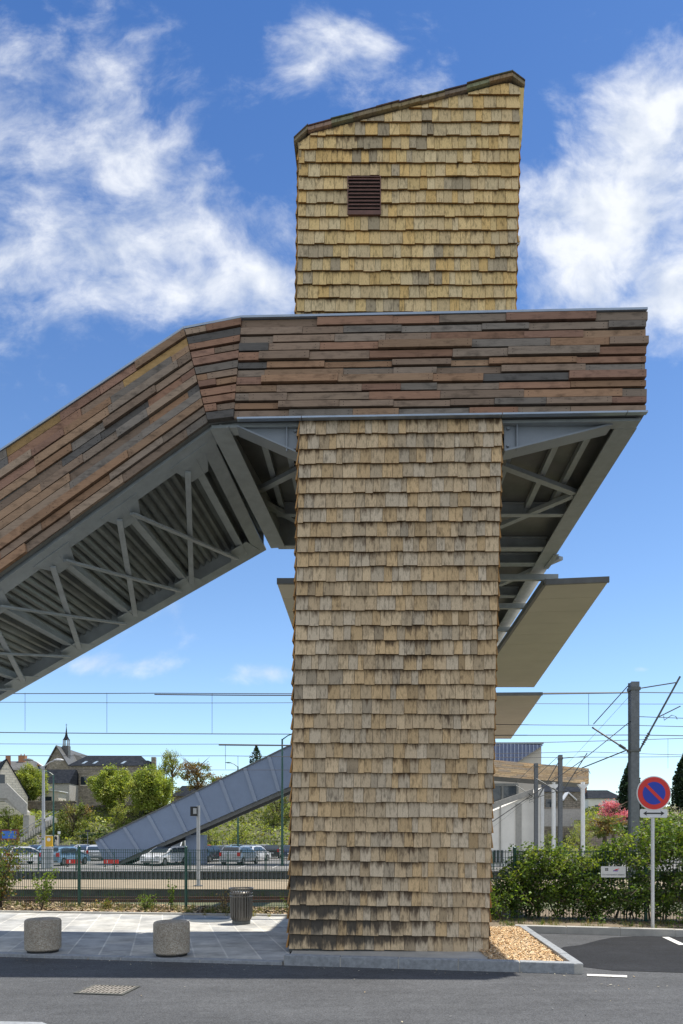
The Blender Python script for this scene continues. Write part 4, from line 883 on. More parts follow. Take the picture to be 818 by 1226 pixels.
def conifer(px, topy, basey, wpx, Y, label, n=2600):
    b = P(px, basey, Y); s = Y / F; w = wpx * s / 2; H_ = (basey - topy) * s; t = thing('conifer', (b.x, Y, b.z - 1.5), label, 'tree'); m = MB(); m.tube([(0, 0, -.5), (0, 0, H_ + 1.3)], [.22, .03], 7); m.build('trunk', M['bark'], t)
    m = MB()
    for i in range(n):
        f = rnd() ** 1.3; r_ = w * (math.sin(min(1, (1 - f) * 1.6) * math.pi / 2)) * (.75 + .35 * noise.noise(Vector((i % 17, f * 9, 0)))); a = U(0, 6.28); q_ = r_ * rnd() ** .4; leafquad(m, Vector((math.cos(a) * q_, math.sin(a) * q_, 1.5 + f * H_)), w * .16, jitc(random.choice(GD), .4))
    m.build('crown', M['leaf'], t)
conifer(307, 892, 935, 26, 122, 'dark spiky conifer above the metal stair beside the tower', 1600)
conifer(755, 908, 990, 38, 92, 'dark conical conifer behind the catenary mast', 7000)
conifer(820, 900, 985, 40, 88, 'broad dark conifer at the right edge above the hedge', 8000)
# rough green cover of the bank
m = MB()
for i in range(15000):
    x = U(-62, 60); y = U(91, 107)
    if -6 < x < 20 and rnd() < .7: continue
    z = terrain(x, y); k = noise.noise(Vector((x * .22, y * .3, 7))); col = G1 if k > 0 else GM
    for j in range(2): leafquad(m, Vector((x + U(-.3, .3), y, z + U(0, 1.0) * (.4 + max(0, k) * 1.6))), U(.25, .5), jitc(random.choice(col), .35))
tag(m.build('bank_undergrowth', M['leaf']), 'mixed green undergrowth covering the bank behind the car park', 'undergrowth', kind='stuff')
# the hedge, near, leaf by leaf
def hedge_top(x):
    pts = [(2.9, .35), (3.2, .85), (3.6, 1.42), (4.2, 1.36), (4.8, 1.2), (5.25, 1.45), (5.6, 1.65), (6.0, 1.95), (7, 2.15), (9, 2.3), (12, 2.2)]
    for (a, b), (c, d) in zip(pts, pts[1:]):
        if a <= x <= c: return b + (d - b) * (x - a) / (c - a) + .12 * noise.noise(Vector((x * 3, 0, 0)))
    return .6
m = MB(); st_ = MB(); HC = [(.055, .10, .02), (.085, .145, .028), (.14, .22, .035), (.22, .29, .05), (.04, .075, .018)]
spr = []
for i in range(1380):
    x = 2.95 + (9.5 - 2.95) * rnd() ** .85; top = hedge_top(x); z = .1 + (top - .1) * rnd() ** .9
    y = fence_y(x) + (.12 if x < 5.2 else .0) + random.gauss(0, .25 if x < 5.2 else .4); 
    spr.append((Vector((x, y, z)), z / top))
for p, f in spr:
    if 4.8 < p.x < 5.5 and .7 < p.z < 1.35: p.y = max(p.y, fence_y(p.x) + .28)
    if 5.25 < p.x < 5.7: p.y = max(p.y, 13.0)
    a = U(0, 6.28); d = Vector((math.cos(a) * .8, math.sin(a) * .8, U(.1, 1))).normalized(); l = U(.15, .38)
    st_.tube([p - d * .1, p + d * l * .5, p + d * l], [.006, .004, .002], 4)
    nn = int(U(24, 46)); dens = 1.0
    col = random.choice(HC[:3]) if f < .7 else random.choice(HC[1:4])  # sunlit top and shaded lower part put into the leaf colours
    for k in range(nn):
        q_ = p + d * U(-.05, l * 1.05) + Vector((random.gauss(0, .055), random.gauss(0, .055), random.gauss(0, .055))); leafquad(m, q_, U(.04, .08), jitc(col, .35), .1)
for i in range(46):
    x = U(3.1, 9.3); y = fence_y(x) + .3 + U(-.15, .15); q_ = Vector((x, y, .02)); pts = [q_]
    for k in range(5): q_ = q_ + Vector((U(-.14, .14), U(-.08, .08), hedge_top(x) * .19)); pts.append(q_.copy())
    st_.tube(pts, [.016, .014, .012, .009, .006, .004], 5)
hd = thing('hedge', (6, fence_y(6), 0), 'leafy green hedge grown through the fence behind the road sign', 'hedge')
for mm in (m, st_): mm.v = [(p[0] - 6, p[1] - fence_y(6), p[2]) for p in mm.v]
m.build('foliage', M['leaf'], hd); st_.build('stems', M['bark'], hd)
# a dandelion
t = thing('dandelion', (5.98, 12.5, .1), 'single yellow dandelion flower in the grass right of the sign pole', 'flower'); m = MB()
for i in range(40): leafquad(m, Vector((U(-.03, .03), U(-.03, .03), .14 + U(-.01, .02))), .03, (.8, .5, .02))
m.build('flower_head', M['litter'], t); m = MB(); m.tube([(0, 0, -.05), (0, 0, .14)], .004, 5); m.build('stem', M['bark'], t)
def weed(x, y, h, w, label, cols, n=160, name='weed_plant', stems=6, leaf=(.03, .06), cat='plant'):
    t = thing(name, (x, y, .03), label, cat, 'plants growing along the fence'); m = MB(); l_ = MB()
    for i in range(stems):
        a = U(0, 6.28); e = Vector((math.cos(a) * w * U(.2, 1), math.sin(a) * w * .5, h * U(.6, 1))); pts = [Vector((0, 0, 0)), e * .5 + Vector((0, 0, h * .08)), e]
        m.tube(pts, [.007, .005, .002], 4)
        for k in range(n // stems):
            f = U(.25, 1.05); q_ = lerp(Vector((0, 0, 0)), e, f) + Vector((random.gauss(0, w * .12), random.gauss(0, w * .12), random.gauss(0, h * .05))); leafquad(l_, q_, U(*leaf), jitc(random.choice(cols)))
    m.build('stems', M['bark'], t); l_.build('leaves', M['leaf'], t)
weed(-7.65, 16.1, 1.75, .75, 'tall reddish green bush against the fence at the left edge', [(.14, .19, .04), (.2, .14, .05), (.1, .15, .03)], 1500, 'fence_bush', 22, (.05, .09), 'bush')
weed(-6.65, 15.9, .95, .35, 'leafy sapling in front of the fence left of the first green post', [(.13, .2, .03), (.17, .24, .05)], 420, 'weed_sapling', 9, (.04, .08))
weed(-4.3, 15.75, .42, .35, 'spreading weeds between the two left fence posts', [(.13, .2, .03), (.17, .24, .05)], 300, stems=10)
weed(-5.2, 16.0, .3, .3, 'low weeds just right of the first green post', [(.13, .2, .03), (.3, .22, .1)], 200, stems=9)
weed(-3.78, 15.9, .75, .16, 'upright thin weed left of the second green post', [(.14, .22, .04)], 160, stems=4)
weed(-1.1, 15.2, .55, .2, 'green weeds between the litter bin and the tower', [(.13, .2, .03)], 220, stems=8)
weed(-2.5, 15.3, .55, .3, 'dry stalks left of the litter bin', [(.35, .27, .15), (.28, .2, .1)], 120, 'dry_weed', 9)
weed(-8.4, 16.4, .5, .4, 'dry brown weeds at the far left of the fence', [(.3, .22, .12), (.13, .18, .04)], 200, 'dry_weed', 9)
weed(2.75, 13.9, .25, .15, 'small yellow green weed at the rear corner of the wood chips', [(.3, .34, .04)], 120, stems=5)
weed(3.05, 13.7, .8, .4, 'leafy shoots reaching toward the tower from the hedge', [(.11, .18, .03), (.15, .22, .04)], 300, 'hedge_shoot', 8, (.04, .07))
for i, (x, y) in enumerate([(-8.0, 16.2), (-7.2, 16.3)]): pass

# ------------------------------------------------------------------ overhead line masts and wires
def mast(px, topy, Y, w, label, arms=True, s=1):
    c = P(px, topy, Y); g0 = -1.0 if Y < 46 else -.42; t = thing('catenary_mast', (c.x, Y, g0), label, 'catenary mast', 'overhead line masts'); H_ = c.z - g0
    m = MB(); f = .018 * max(1, w / .25)
    m.box(-w / 2, w / 2, -w / 2, -w / 2 + f, 0, H_); m.box(-w / 2, w / 2, w / 2 - f, w / 2, 0, H_); m.box(-w * .42, -w * .42 + f, -w / 2 + f, w / 2 - f, 0, H_ - .01); m.box(w * .42 - f, w * .42, -w / 2 + f, w / 2 - f, 0, H_ - .01)
    m.build('column', M['galv'], t)
    m = MB(); zc = H_ - 2.55
    m.box(-w * .62, w * .62, -w * .62, w * .62, zc - .07, zc); m.box(-w * .6, w * .6, -w * .6, w * .6, H_ - .32, H_ - .2); m.build('clamp', M['steel_dark'], t)
    # right hand arm: inclined tube with stay and steady arm, left hand one lower
    m = MB(); k = s; tip = Vector((1.32 * k, -.9, H_ + .02 * k)); root = Vector((w / 2, -w / 2, zc - .02)); m.tube([root, tip], .035, 7); m.tube([(w / 2, -w / 2, H_ - .26), tip - Vector((.12, 0, .22))], .022, 6); m.tube([lerp(root, tip, .45), lerp(root, tip, .45) + Vector((.75, -.2, .38))], .022, 6)
    q_ = lerp(root, tip, .45) + Vector((.18, -.1, .05)); m.tube([q_, q_ + Vector((.02, 0, -.17)), q_ + Vector((.3, 0, .02)), q_ + Vector((.45, 0, -.03)), q_ + Vector((.5, 0, -.14))], .014, 5)
    m.build('cantilever_arm', M['steel_dark'], t)
    m = MB(); r2 = Vector((-w / 2, w / 2, zc)); t2 = Vector((-1.25 * k, .9, H_ - 1.55)); m.tube([r2, t2], .033, 7); m.tube([(-w / 2, w / 2, H_ - .1), t2 + Vector((.05, 0, .12))], .018, 6); m.tube([r2 + Vector((-.05, 0, .02)), Vector((-1.55 * k, 1.2, zc - .55))], .024, 6)
    q_ = Vector((-1.55 * k, 1.2, zc - .55)); m.tube([q_, q_ + Vector((0, 0, -.2)), q_ + Vector((.25, 0, -.05)), q_ + Vector((.33, 0, -.22))], .014, 5)
    m.build('cantilever_arm', M['steel_dark'], t)
    m = MB()
    for a_, b_ in ((root, tip), (r2, t2)):
        for j in range(6): c2 = lerp(a_, b_, .08 + j * .028); c3 = lerp(a_, b_, .094 + j * .028); m.tube([c2, c3], .06, 8)
    m.build('insulator', M['steel_dark'], t)
    return t
mast(759, 817, 27.0, .31, 'tall galvanised catenary mast beside the round sign')
mast(671, 904, 50.5, .26, 'galvanised catenary mast between the white posts, middle distance', s=1.2)
mast(642, 914, 54.5, .26, 'galvanised catenary mast in front of the pale concrete wall', s=1.1)
def wire(pts, r, label, drops=None, group='overhead railway wires'):
    """pts: run along the track, px/py/Y"""
    P_ = [P(*p) for p in pts]; o_ = P_[0]; out = []
    for a, b in zip(P_, P_[1:]):
        for i in range(9): f = i / 8; q_ = lerp(a, b, f); q_.z -= .12 * 4 * f * (1 - f) * (b - a).length / 60; out.append(q_ - o_)
    t = thing('overhead_wire', o_, label, 'overhead wire', group); m = MB(); m.tube(out, r, 5); m.build('cable', M['wire'], t)
    if drops:
        m = MB()
        for px, y0, y1, Y in drops: m.tube([P(px, y0, Y) - o_, P(px, y1, Y) - o_], .008, 4)
        m.build('dropper', M['wire'], t)
    return t
wire([(-300, 829, 29), (190, 830, 29), (759, 829, 27.5), (1200, 831, 27.5)], .017, 'topmost overhead wire crossing behind the tower', [(128, 829.5, 877, 29), (705, 829, 868, 28), (30, 829.5, 875, 29), (254, 830, 878, 29)])
wire([(185, 831.5, 28.5), (420, 832.5, 28.5), (752, 829.5, 27.4)], .024, 'thicker wire just beneath the topmost overhead wire')
wire([(-300, 838, 42), (60, 841, 42), (420, 841, 42), (1200, 842, 42)], .016, 'thin overhead wire second from the top left of the tower')
wire([(-300, 873, 29), (350, 879, 29), (760, 880, 29), (1200, 884, 29)], .018, 'contact wire running across at the height of the chapel spire')
wire([(262, 892, 31), (500, 892.5, 31)], .03, 'short thick insulated wire section left of the tower', [(270, 892, 921, 31), (285, 905, 921, 31)])
wire([(-300, 888, 42), (262, 891, 42), (600, 893, 42)], .015, 'thin wire just above the metal stair, level with the house roofs')
wire([(-300, 902, 43), (272, 905, 43), (500, 907, 43), (1200, 902, 43)], .018, 'lower contact wire of the far track')
wire([(-300, 917, 46), (350, 922, 46), (420, 925, 46)], .014, 'lowest thin wire passing behind the metal stair')
wire([(560, 867, 30), (759, 868.5, 29.5), (1200, 877, 30)], .014, 'wire meeting the tall mast at its left arm')
wire([(560, 889, 40), (650, 889, 40), (900, 881, 40)], .018, 'wire above the blue roof right of the tower', [(800, 884, 920, 40)])
wire([(560, 903, 42), (700, 900, 42), (820, 904, 42)], .016, 'wire grazing the blue seamed roof')
wire([(763, 858, 27.2), (900, 862, 30)], .014, 'short wire leaving the tall mast to the right')
wire([(560, 1004, 26), (695, 912, 26.5), (757, 862, 27)], .016, 'long diagonal stay wire descending left from the tall mast', None, 'stay wires')
wire([(560, 1014, 60), (660, 935, 40), (757, 830, 27)], .006, 'fine diagonal wire parallel to the stay', None, 'stay wires')

# platform pole with small screen
c = P(237.5, 1061, 34.3); t = thing('platform_post', (c.x, 34.3, -.6), 'slim pale post with small square screen on the platform', 'post')
m = MB(); m.tube([(0, 0, 0), (0, 0, 3.85)], .085, 10); m.build('pole', M['greylight'], t, smooth=True); m = MB(); m.lathe((0, 0, 0), [(.22, 0), (.22, .04), (.1, .06)], 16); m.build('foot', M['steel_dark'], t)
m = MB(); m.box(-.36, -.02, -.12, .12, 3.35, 3.8); h = m.build('screen_box', M['signblack'], t); m = MB(); m.box(-.22, -.06, -.13, -.121, 3.45, 3.72); m.build('screen', M['greylight'], h)
# lamp posts
def lamp(px, topy, basey, Y, label, mat, double=True, r=.09, zb=-.41, right=False):
    c = P(px, basey, Y); zb = min(zb, c.z) if zb < 0 else zb; t = thing('street_lamp', (c.x, Y, zb), label, 'street lamp', 'street lamps by the car park'); H_ = P(px, topy, Y).z - zb
    m = MB(); m.tube([(0, 0, 0), (0, 0, H_ * .5), (0, 0, H_ - .25)], [r * 1.25, r, r * .75], 10); m.build('pole', mat, t, smooth=True)
    for s_ in ((-1, 1) if double else ((1,) if right else (-1,))):
        m = MB(); m.tube([(0, 0, H_ - .3), (s_ * .45, 0, H_ + .02), (s_ * .85, 0, H_ + .16)], [.05, .04, .04], 7); m.build('arm', mat, t)
        m = MB()
        pr_ = [(.0, .0), (.12, .05), (.17, .25), (.14, .5), (.05, .62)]
        ring = lambda x_, w_, h_: [(s_ * (.7 + x_), w_ * math.cos(2 * math.pi * i / 12), H_ + .16 + h_ * math.sin(2 * math.pi * i / 12) * (.8 if math.sin(2 * math.pi * i / 12) > 0 else .35)) for i in range(12)]
        secs = [(0, .03, .03), (.1, .12, .1), (.3, .19, .16), (.55, .15, .13), (.72, .03, .03)]
        sc_ = .62 if not double else 1
        for (a0, a1, a2), (b0, b1, b2) in zip(secs, secs[1:]): m.hull(ring(a0, a1 * sc_, a2 * sc_), ring(b0, b1 * sc_, b2 * sc_))
        hd_ = m.build('lamp_head', M['steel_dark'] if s_ < 0 and double else mat, t, smooth=True)
        m = MB(); m.hull(*[[(s_ * (.7 + x_), w_, H_ + .09 + 0.0 * x_) for x_, w_ in ((.15, -.1), (.5, -.08), (.5, .08), (.15, .1))], [(s_ * (.7 + x_), w_, H_ + .12) for x_, w_ in ((.15, -.1), (.5, -.08), (.5, .08), (.15, .1))]]); m.build('diffuser', M['lampglass'], hd_)
    return t
lp = lamp(52, 913, 1040, 50, 'double headed pale lamp post with loudspeaker at left', M['greylight'], True, .11)
m = MB(); m.box(.1, .5, -.15, .1, 3.5, 3.52); m.hull([(.18, -.2, 3.3), (.55, -.2, 3.45), (.62, -.2, 3.68), (.25, -.2, 3.55)], [(.18, .15, 3.3), (.55, .15, 3.45), (.62, .15, 3.68), (.25, .15, 3.55)]); m.build('loudspeaker', M['white'], lp)
lamp(64, 925, 1014, 80, 'thin dark green lamp post right of the double lamp', M['green'], False, .09)
lamp(338, 881, 1035, 56, 'tall dark green lamp post between metal stair and tower', M['green'], False, .09, right=True)
lamp(285, 915, 1017, 78, 'dark green lamp post seen under the metal stair', M['green'], False, .09)

# ------------------------------------------------------------------ metal clad stair across the tracks
YS = 58.0
t = thing('metal_stair', P(128, 1038, YS), 'blue grey panel clad enclosed staircase descending left beyond the tracks', 'staircase'); o_ = t.location
def Q(px, py, Y=YS): return P(px, py, Y) - o_
a, b, c_, d = Q(114, 1007.5), Q(128, 1038), Q(470, 887.5), Q(470, 833)
b.z = -.0
m = MB(); bk_ = Vector((0, 3.6, 0)); m.hull([a, b, c_, d], [a + bk_, b + bk_, c_ + bk_, d + bk_]); m.build('side_panel', M['panel'], t)
m = MB()
for i in range(12):
    f = .035 + i * .081
    lo = lerp(b, c_, f); hi = lerp(a, d, f + .0); hi = lerp(a, d, max(0, f - .018))
    m.bar(lo + Vector((0, -.05, 0)), hi + Vector((0, -.05, 0)), .08, .34, up=(0, 0, 1)) if False else m.hull([lo + Vector((-.15, -.09, 0)), lo + Vector((.15, -.09, 0)), hi + Vector((.15, -.09, 0)), hi + Vector((-.15, -.09, 0))], [lo + Vector((-.15, -.002, 0)), lo + Vector((.15, -.002, 0)), hi + Vector((.15, -.002, 0)), hi + Vector((-.15, -.002, 0))])
m.build('panel_rib', simple('panel_rib_paint', (.24, .29, .38), .45, .1, .05, 2), t)
m = MB(); m.hull([a + Vector((0, -.12, 0)), d + Vector((0, -.12, 0)), d + Vector((0, 3.7, 0)), a + Vector((0, 3.7, 0))], [a + Vector((0, -.12, .1)), d + Vector((0, -.12, .1)), d + Vector((0, 3.7, .1)), a + Vector((0, 3.7, .1))]); m.build('coping', M['steel_dark'], t)
m = MB()
for y_ in (.15, 3.2): m.hull([b + Vector((.5, y_, -.1)), c_ + Vector((0, y_, -.35)), c_ + Vector((0, y_ + .25, -.35)), b + Vector((.5, y_ + .25, -.1))], [b + Vector((0, y_, 0)), c_ + Vector((0, y_, 0)), c_ + Vector((0, y_ + .25, 0)), b + Vector((0, y_ + .25, 0))])
m.build('stringer_beam', M['steel_dark'], t)
m = MB(); pc = Q(230, 1040); m.box(pc.x - .75, pc.x + .75, 1.0, 2.6, -.4, 2.6); m.box(pc.x - .2, pc.x + .25, 1.5, 2.0, 2.6, 5.2); m.build('support_pillar', M['panel'], t)
# red white barrier foot by the stair
for (px, py, lab) in ((88, 1038, 'red plastic barrier left of the metal stair foot'), (133, 1037, 'red low barrier under the foot of the metal stair')):
    c = P(px, py, 54); t = thing('safety_barrier', (c.x, 54, -.41), lab, 'barrier', 'red safety barriers'); m = MB(); m.box(-.55, .55, -.04, .04, .25, .55); m.build('board', M['red'], t); m = MB()
    for x_ in (-.45, .45): m.box(x_ - .04, x_ + .04, -.2, .2, 0, .06); m.box(x_ - .03, x_ + .03, -.03, .03, .06, .26)
    m.build('stand', M['steel_dark'], t); m = MB()
    for i in range(2): m.box(-.3 + i * .5, -.22 + i * .5, -.046, -.041, .3, .5)
    m.build('stripes', M['white'], t)
# ticket machine with yellow top
c = P(58, 1040, 51); t = thing('ticket_machine', (c.x, 51, -.41), 'grey parking ticket machine with yellow sign beside the double lamp post', 'ticket machine')
m = MB(); m.box(-.28, .28, -.2, .2, 0, 1.55); m.build('body', M['greylight'], t, bevel=.03); m = MB(); m.box(-.3, .3, -.06, .06, 1.6, 2.3); m.hull([(-.4, -.1, 1.55), (.4, -.1, 1.55), (.28, .1, 1.55), (-.28, .1, 1.55)], [(-.4, -.1, 1.62), (.4, -.1, 1.62), (.28, .1, 1.62), (-.28, .1, 1.62)]); y_ = m.build('sign_panel', M['yellow'], t)
m = MB(); m.hull(*disc(.13, -.065, -.075, .05, 2.05, 20)); m.build('emblem', M['signwhite'], y_); m = MB(); m.box(-.35, -.2, -.23, -.205, .2, 1.4); m.build('side_strip', M['red'], t)
# thin low fence at the car park edge
t = thing('car_park_fence', (0, 47.4, -.42), 'low thin grey green wire fence along the near edge of the car park', 'fence')
for i in range(-19, 17): m = MB(); m.box(i * 2.5 - .03, i * 2.5 + .03, -.03, .03, 0, 1.25); m.build('post', M['green'], t)
m = MB()
for z_ in (.08, .45, .85, 1.2): m.box(-48, 40, -.012, .012, z_, z_ + .025)
for i in range(-320, 267): m.box(i * .15 - .006, i * .15 + .006, -.006, .006, .08, 1.2)
m.build('wire_mesh', M['mesh'], t)
t = thing('bank_fence', (0, 90.6, -.42), 'grey wire fence at the foot of the green bank behind the cars', 'fence')
m = MB()
for i in range(-22, 18): m.box(i * 3 - .04, i * 3 + .04, -.04, .04, 0, 2.0); m.build('post', M['steel_dark'], t); m = MB()
for z_ in (.1, 1.0, 1.95): m.box(-66, 52, -.015, .015, z_, z_ + .03)
for i in range(-220, 173): m.box(i * .3 - .008, i * .3 + .008, -.008, .008, .1, 1.95)
m.build('wire_mesh', M['steel_dark'], t)

# ------------------------------------------------------------------ parked cars
def car_proto(kind):
    """car along +X (front), origin on ground"""
    if kind == 'hatch': L_, Wd, H_ = 4.0, 1.7, 1.48; up = [(-1.98, .45), (-2.0, .85), (-1.86, 1.05), (-1.5, 1.42), (-.9, 1.48), (.1, 1.47), (.55, 1.30), (1.05, .98), (1.7, .84), (1.96, .66), (2.0, .4)]; belt = .95
    elif kind == 'estate': L_, Wd, H_ = 4.5, 1.76, 1.5; up = [(-2.2, .45), (-2.25, .9), (-2.1, 1.12), (-1.85, 1.44), (-1.2, 1.5), (.1, 1.48), (.6, 1.30), (1.1, 1.0), (1.9, .86), (2.2, .66), (2.25, .4)]; belt = .97
    elif kind == 'saloon': L_, Wd, H_ = 4.5, 1.76, 1.42; up = [(-2.2, .45), (-2.25, .9), (-1.75, 1.0), (-1.15, 1.36), (-.7, 1.42), (.0, 1.42), (.5, 1.28), (1.05, .97), (1.9, .84), (2.2, .66), (2.25, .4)]; belt = .95
    else: L_, Wd, H_ = 5.2, 2.0, 2.35; up = [(-2.58, .45), (-2.6, 1.2), (-2.55, 2.25), (-2.4, 2.33), (-.6, 2.35), (.9, 2.3), (1.2, 2.15), (1.85, 1.3), (2.4, 1.1), (2.58, .8), (2.6, .4)]; belt = 1.2
    return L_, Wd, H_, up, belt
def make_car(kind, pmat, label):
    L_, Wd, H_, up, belt = car_proto(kind); name = {'hatch': 'hatchback_car', 'estate': 'estate_car', 'saloon': 'saloon_car', 'van': 'delivery_van'}[kind]
    t = thing(name, (0, 0, 0), label, 'van' if kind == 'van' else 'car', 'vehicles in the car park')
    m = MB(); wr = .32; wx = (-L_ / 2 + .75, L_ / 2 - .8)
    bot = []
    for cx in (wx[1], wx[0]):
        bot += [(cx + (wr + .06) * math.cos(a), .28 + (wr + .06) * math.sin(a)) for a in [R(v) for v in (0, 30, 60, 90, 120, 150, 180)]]
    low = [(L_ / 2 - .02, .25)] + bot + [(-L_ / 2 + .04, .25)]
    def w_at(z): return Wd / 2 if z < belt else Wd / 2 - (z - belt) * (.30 if kind != 'van' else .06)
    prof = up + low
    # body as strips: sides follow width at height; greenhouse inset
    nfr = [(x, -w_at(z), z) for x, z in prof]; nbk = [(x, w_at(z), z) for x, z in prof]; m.hull(nfr, nbk); body = m.build('body', pmat, t)
    g_ = MB(); tops = [p for p in up if p[1] > belt + .02]; xs0, xs1 = tops[0][0] + .12, tops[-1][0] - .02
    # side glass
    for s_ in (-1, 1):
        zt_ = H_ - .1; zb_ = belt + .03
        if kind == 'van': segs = [(.9, 1.75)]
        else: segs = [(up[2][0] + .38, -.55), (-.47, .28), (.36, 1.0)]
        for (x0, x1) in segs:
            def topx(x): 
                for (a0, a1), (b0, b1) in zip(up, up[1:]):
                    if a0 <= x <= b0 and b0 > a0: return a1 + (b1 - a1) * (x - a0) / (b0 - a0)
                return H_
            ta, tb2 = min(zt_, topx(x0) - .09), min(zt_, topx(x1) - .07)
            pts = [(x0, zb_), (x1, zb_), (x1, max(zb_ + .01, tb2)), (x0, max(zb_ + .01, ta))]
            xm = (x0 + x1) / 2; pts = [(x0, zb_), (x1, zb_), (x1, max(zb_ + .01, tb2)), (xm, min(zt_, topx(xm) - .08)), (x0, max(zb_ + .01, ta))]
            g_.face([(x, s_ * (w_at(z) + .008), z) for x, z in (pts if s_ < 0 else reversed(pts))])
    # windscreen and rear glass
    def quad(pa, pb, inset=.1, off=.01):
        (x0, z0), (x1, z1) = pa, pb; n_ = Vector((z1 - z0, 0, -(x1 - x0))).normalized() * off
        if n_.z < 0: n_ = -n_
        g_.face([Vector((x0, -w_at(z0) + inset, z0)) + n_, Vector((x0, w_at(z0) - inset, z0)) + n_, Vector((x1, w_at(z1) - inset, z1)) + n_, Vector((x1, -w_at(z1) + inset, z1)) + n_])
    if kind == 'van': quad(up[6], up[7])
    else:
        quad(up[6], up[7]); quad(up[5], up[6]); quad(up[2], up[3])
    g_.build('windows', M['glass'], t)
    for cx in wx:
        for s_ in (-1, 1):
            m = MB(); ys_ = s_ * (Wd / 2 - .18); ye = s_ * (Wd / 2 + .005)
            r1 = [(cx + wr * math.cos(2 * math.pi * i / 18), ys_, wr + wr * math.sin(2 * math.pi * i / 18)) for i in range(18)]; r2 = [(x, ye, z) for x, y, z in r1]; m.hull(r1, r2); w_ = m.build('wheel', M['black'], t)
            m = MB(); r1 = [(cx + .2 * math.cos(2 * math.pi * i / 14), ye, wr + .2 * math.sin(2 * math.pi * i / 14)) for i in range(14)]; m.hull(r1, [(x, ye + s_ * .012, z) for x, y, z in r1]); m.build('rim', M['rim'], w_)
    for s_ in (-1, 1):
        y0, y1 = sorted((s_ * (Wd / 2 - .42), s_ * (Wd / 2 - .06)))
        m = MB(); m.box(L_ / 2 - .16, L_ / 2 + .005, y0, y1, .60, .76); m.build('headlight', M['clear'], t)
        m = MB(); y0, y1 = sorted((s_ * (Wd / 2 - .22), s_ * (Wd / 2 + .004))); m.box(-L_ / 2 - .012, -L_ / 2 + .12, y0, y1, .72, 1.02); m.build('tail_light', M['tail'], t)
    m = MB(); m.box(-L_ / 2 - .02, -L_ / 2, -.26, .26, .55, .67); m.box(L_ / 2, L_ / 2 + .02, -.26, .26, .42, .54); m.build('number_plate', M['white'], t)
    m = MB(); m.box(-L_ / 2 - .03, -L_ / 2 + .1, -Wd / 2 + .1, Wd / 2 - .1, .3, .42); m.box(L_ / 2 - .1, L_ / 2 + .03, -Wd / 2 + .1, Wd / 2 - .1, .26, .38); m.build('bumper', M['steel_dark'], t)
    return t
PW = paint('white', (.78, .78, .77)); PS = paint('silver', (.46, .48, .50)); PB = paint('light_blue', (.20, .33, .46)); PD = paint('dark', (.02, .024, .03)); PN = paint('navy', (.03, .05, .12)); PG = paint('grey', (.13, .14, .15)); PR = paint('red', (.35, .03, .03))
cars = [
 (10, 1029, 'saloon', PN, 200, 'dark blue saloon in the second row near the left edge'),
 (44, 1029, 'hatch', PB, 255, 'pale blue hatchback half behind the double lamp post'),
 (124, 1025, 'hatch', PW, 60, 'white hatchback behind the lower end of the metal stair'),
 (74, 1018.5, 'saloon', PG, 190, 'grey saloon in the rearmost row at left'),
 (47, 1019.5, 'hatch', PW, 160, 'white hatchback in the rearmost row in front of the graffiti'),
 (262, 1031, 'hatch', PG, 95, 'grey hatchback right of the dark one near the stair pillar'),
 (318, 1021, 'hatch', PS, 30, 'silver hatchback in the rearmost row left of the tall green lamp'),
 (343, 1021, 'saloon', PW, 205, 'white saloon in the rearmost row beside the shingled tower'),
 (-5, 1036, 'hatch', PS, 95, 'silver hatchback cut by the left edge of the picture'),
 (28, 1036, 'hatch', PW, 60, 'white hatchback with red tail lights just left of the double lamp post'),
 (78, 1037, 'estate', PB , 78, 'light blue estate car right of the ticket machine'),
 (113, 1031, 'saloon', PS, 112, 'silver saloon nearest the foot of the metal stair'),
 (103, 1030, 'hatch', PW, 248, 'white hatchback between the blue car and the metal stair'),
 (90, 1022, 'estate', PS, 235, 'silver estate behind the white hatchback, under the twiggy shrub'),
 (60, 1023, 'hatch', PN, 110, 'dark blue hatchback behind the light blue estate'),
 (112, 1020, 'hatch', PG, 240, 'grey hatchback farthest back near the stair top edge'),
 (216, 1029, 'van', PW, 255, 'tall white van parked under the metal stair'),
 (198, 1037, 'estate', PW, 252, 'white estate in front of the tall white van'),
 (215, 1034, 'hatch', PS, 262, 'silver hatchback left of the stair pillar'),
 (250, 1033, 'hatch', PD, 70, 'dark hatchback right of the stair pillar'),
 (245, 1027, 'hatch', PR, 80, 'dark red hatchback behind the stair pillar'),
 (268, 1023, 'saloon', PS, 205, 'silver saloon in the back row right of the pillar'),
 (288, 1036, 'estate', PS, 75, 'silver estate seen from behind in the front row'),
 (304, 1032, 'hatch', PW, 70, 'white hatchback right of the front silver estate'),
 (283, 1025, 'hatch', PB, 100, 'blue hatchback in the row behind the silver estate'),
 (303, 1023, 'estate', PG, 50, 'grey estate parked sideways in the back row'),
 (327, 1028, 'hatch', PD, 90, 'black hatchback seen from behind left of the tall green lamp'),
 (347, 1029, 'hatch', PN, 95, 'navy hatchback half hidden by the shingled tower'),
 (604, 1032, 'hatch', PB, 130, 'light blue hatchback right of the tower behind the fence'),
]
for px, py, kind, pm, rz, lab in cars:
    Y = (EYE + .41) * F / (py - HY); Y = max(56, min(88, Y + 2)); t = make_car(kind, pm, lab); t.location = ((px - CX) * Y / F, Y, -.405); t.rotation_euler = (0, 0, R(rz))

# ------------------------------------------------------------------ buildings beyond
def house_base(name, px, Y, label, cat='house'):
    c = P(px, 1006, Y); return thing(name, (c.x, Y, 0), label, cat)
def rel(t): return lambda px, py, dy=0: Vector(((px - CX) * t.location.y / F - t.location.x, dy, EYE + (HY - py) * t.location.y / F))
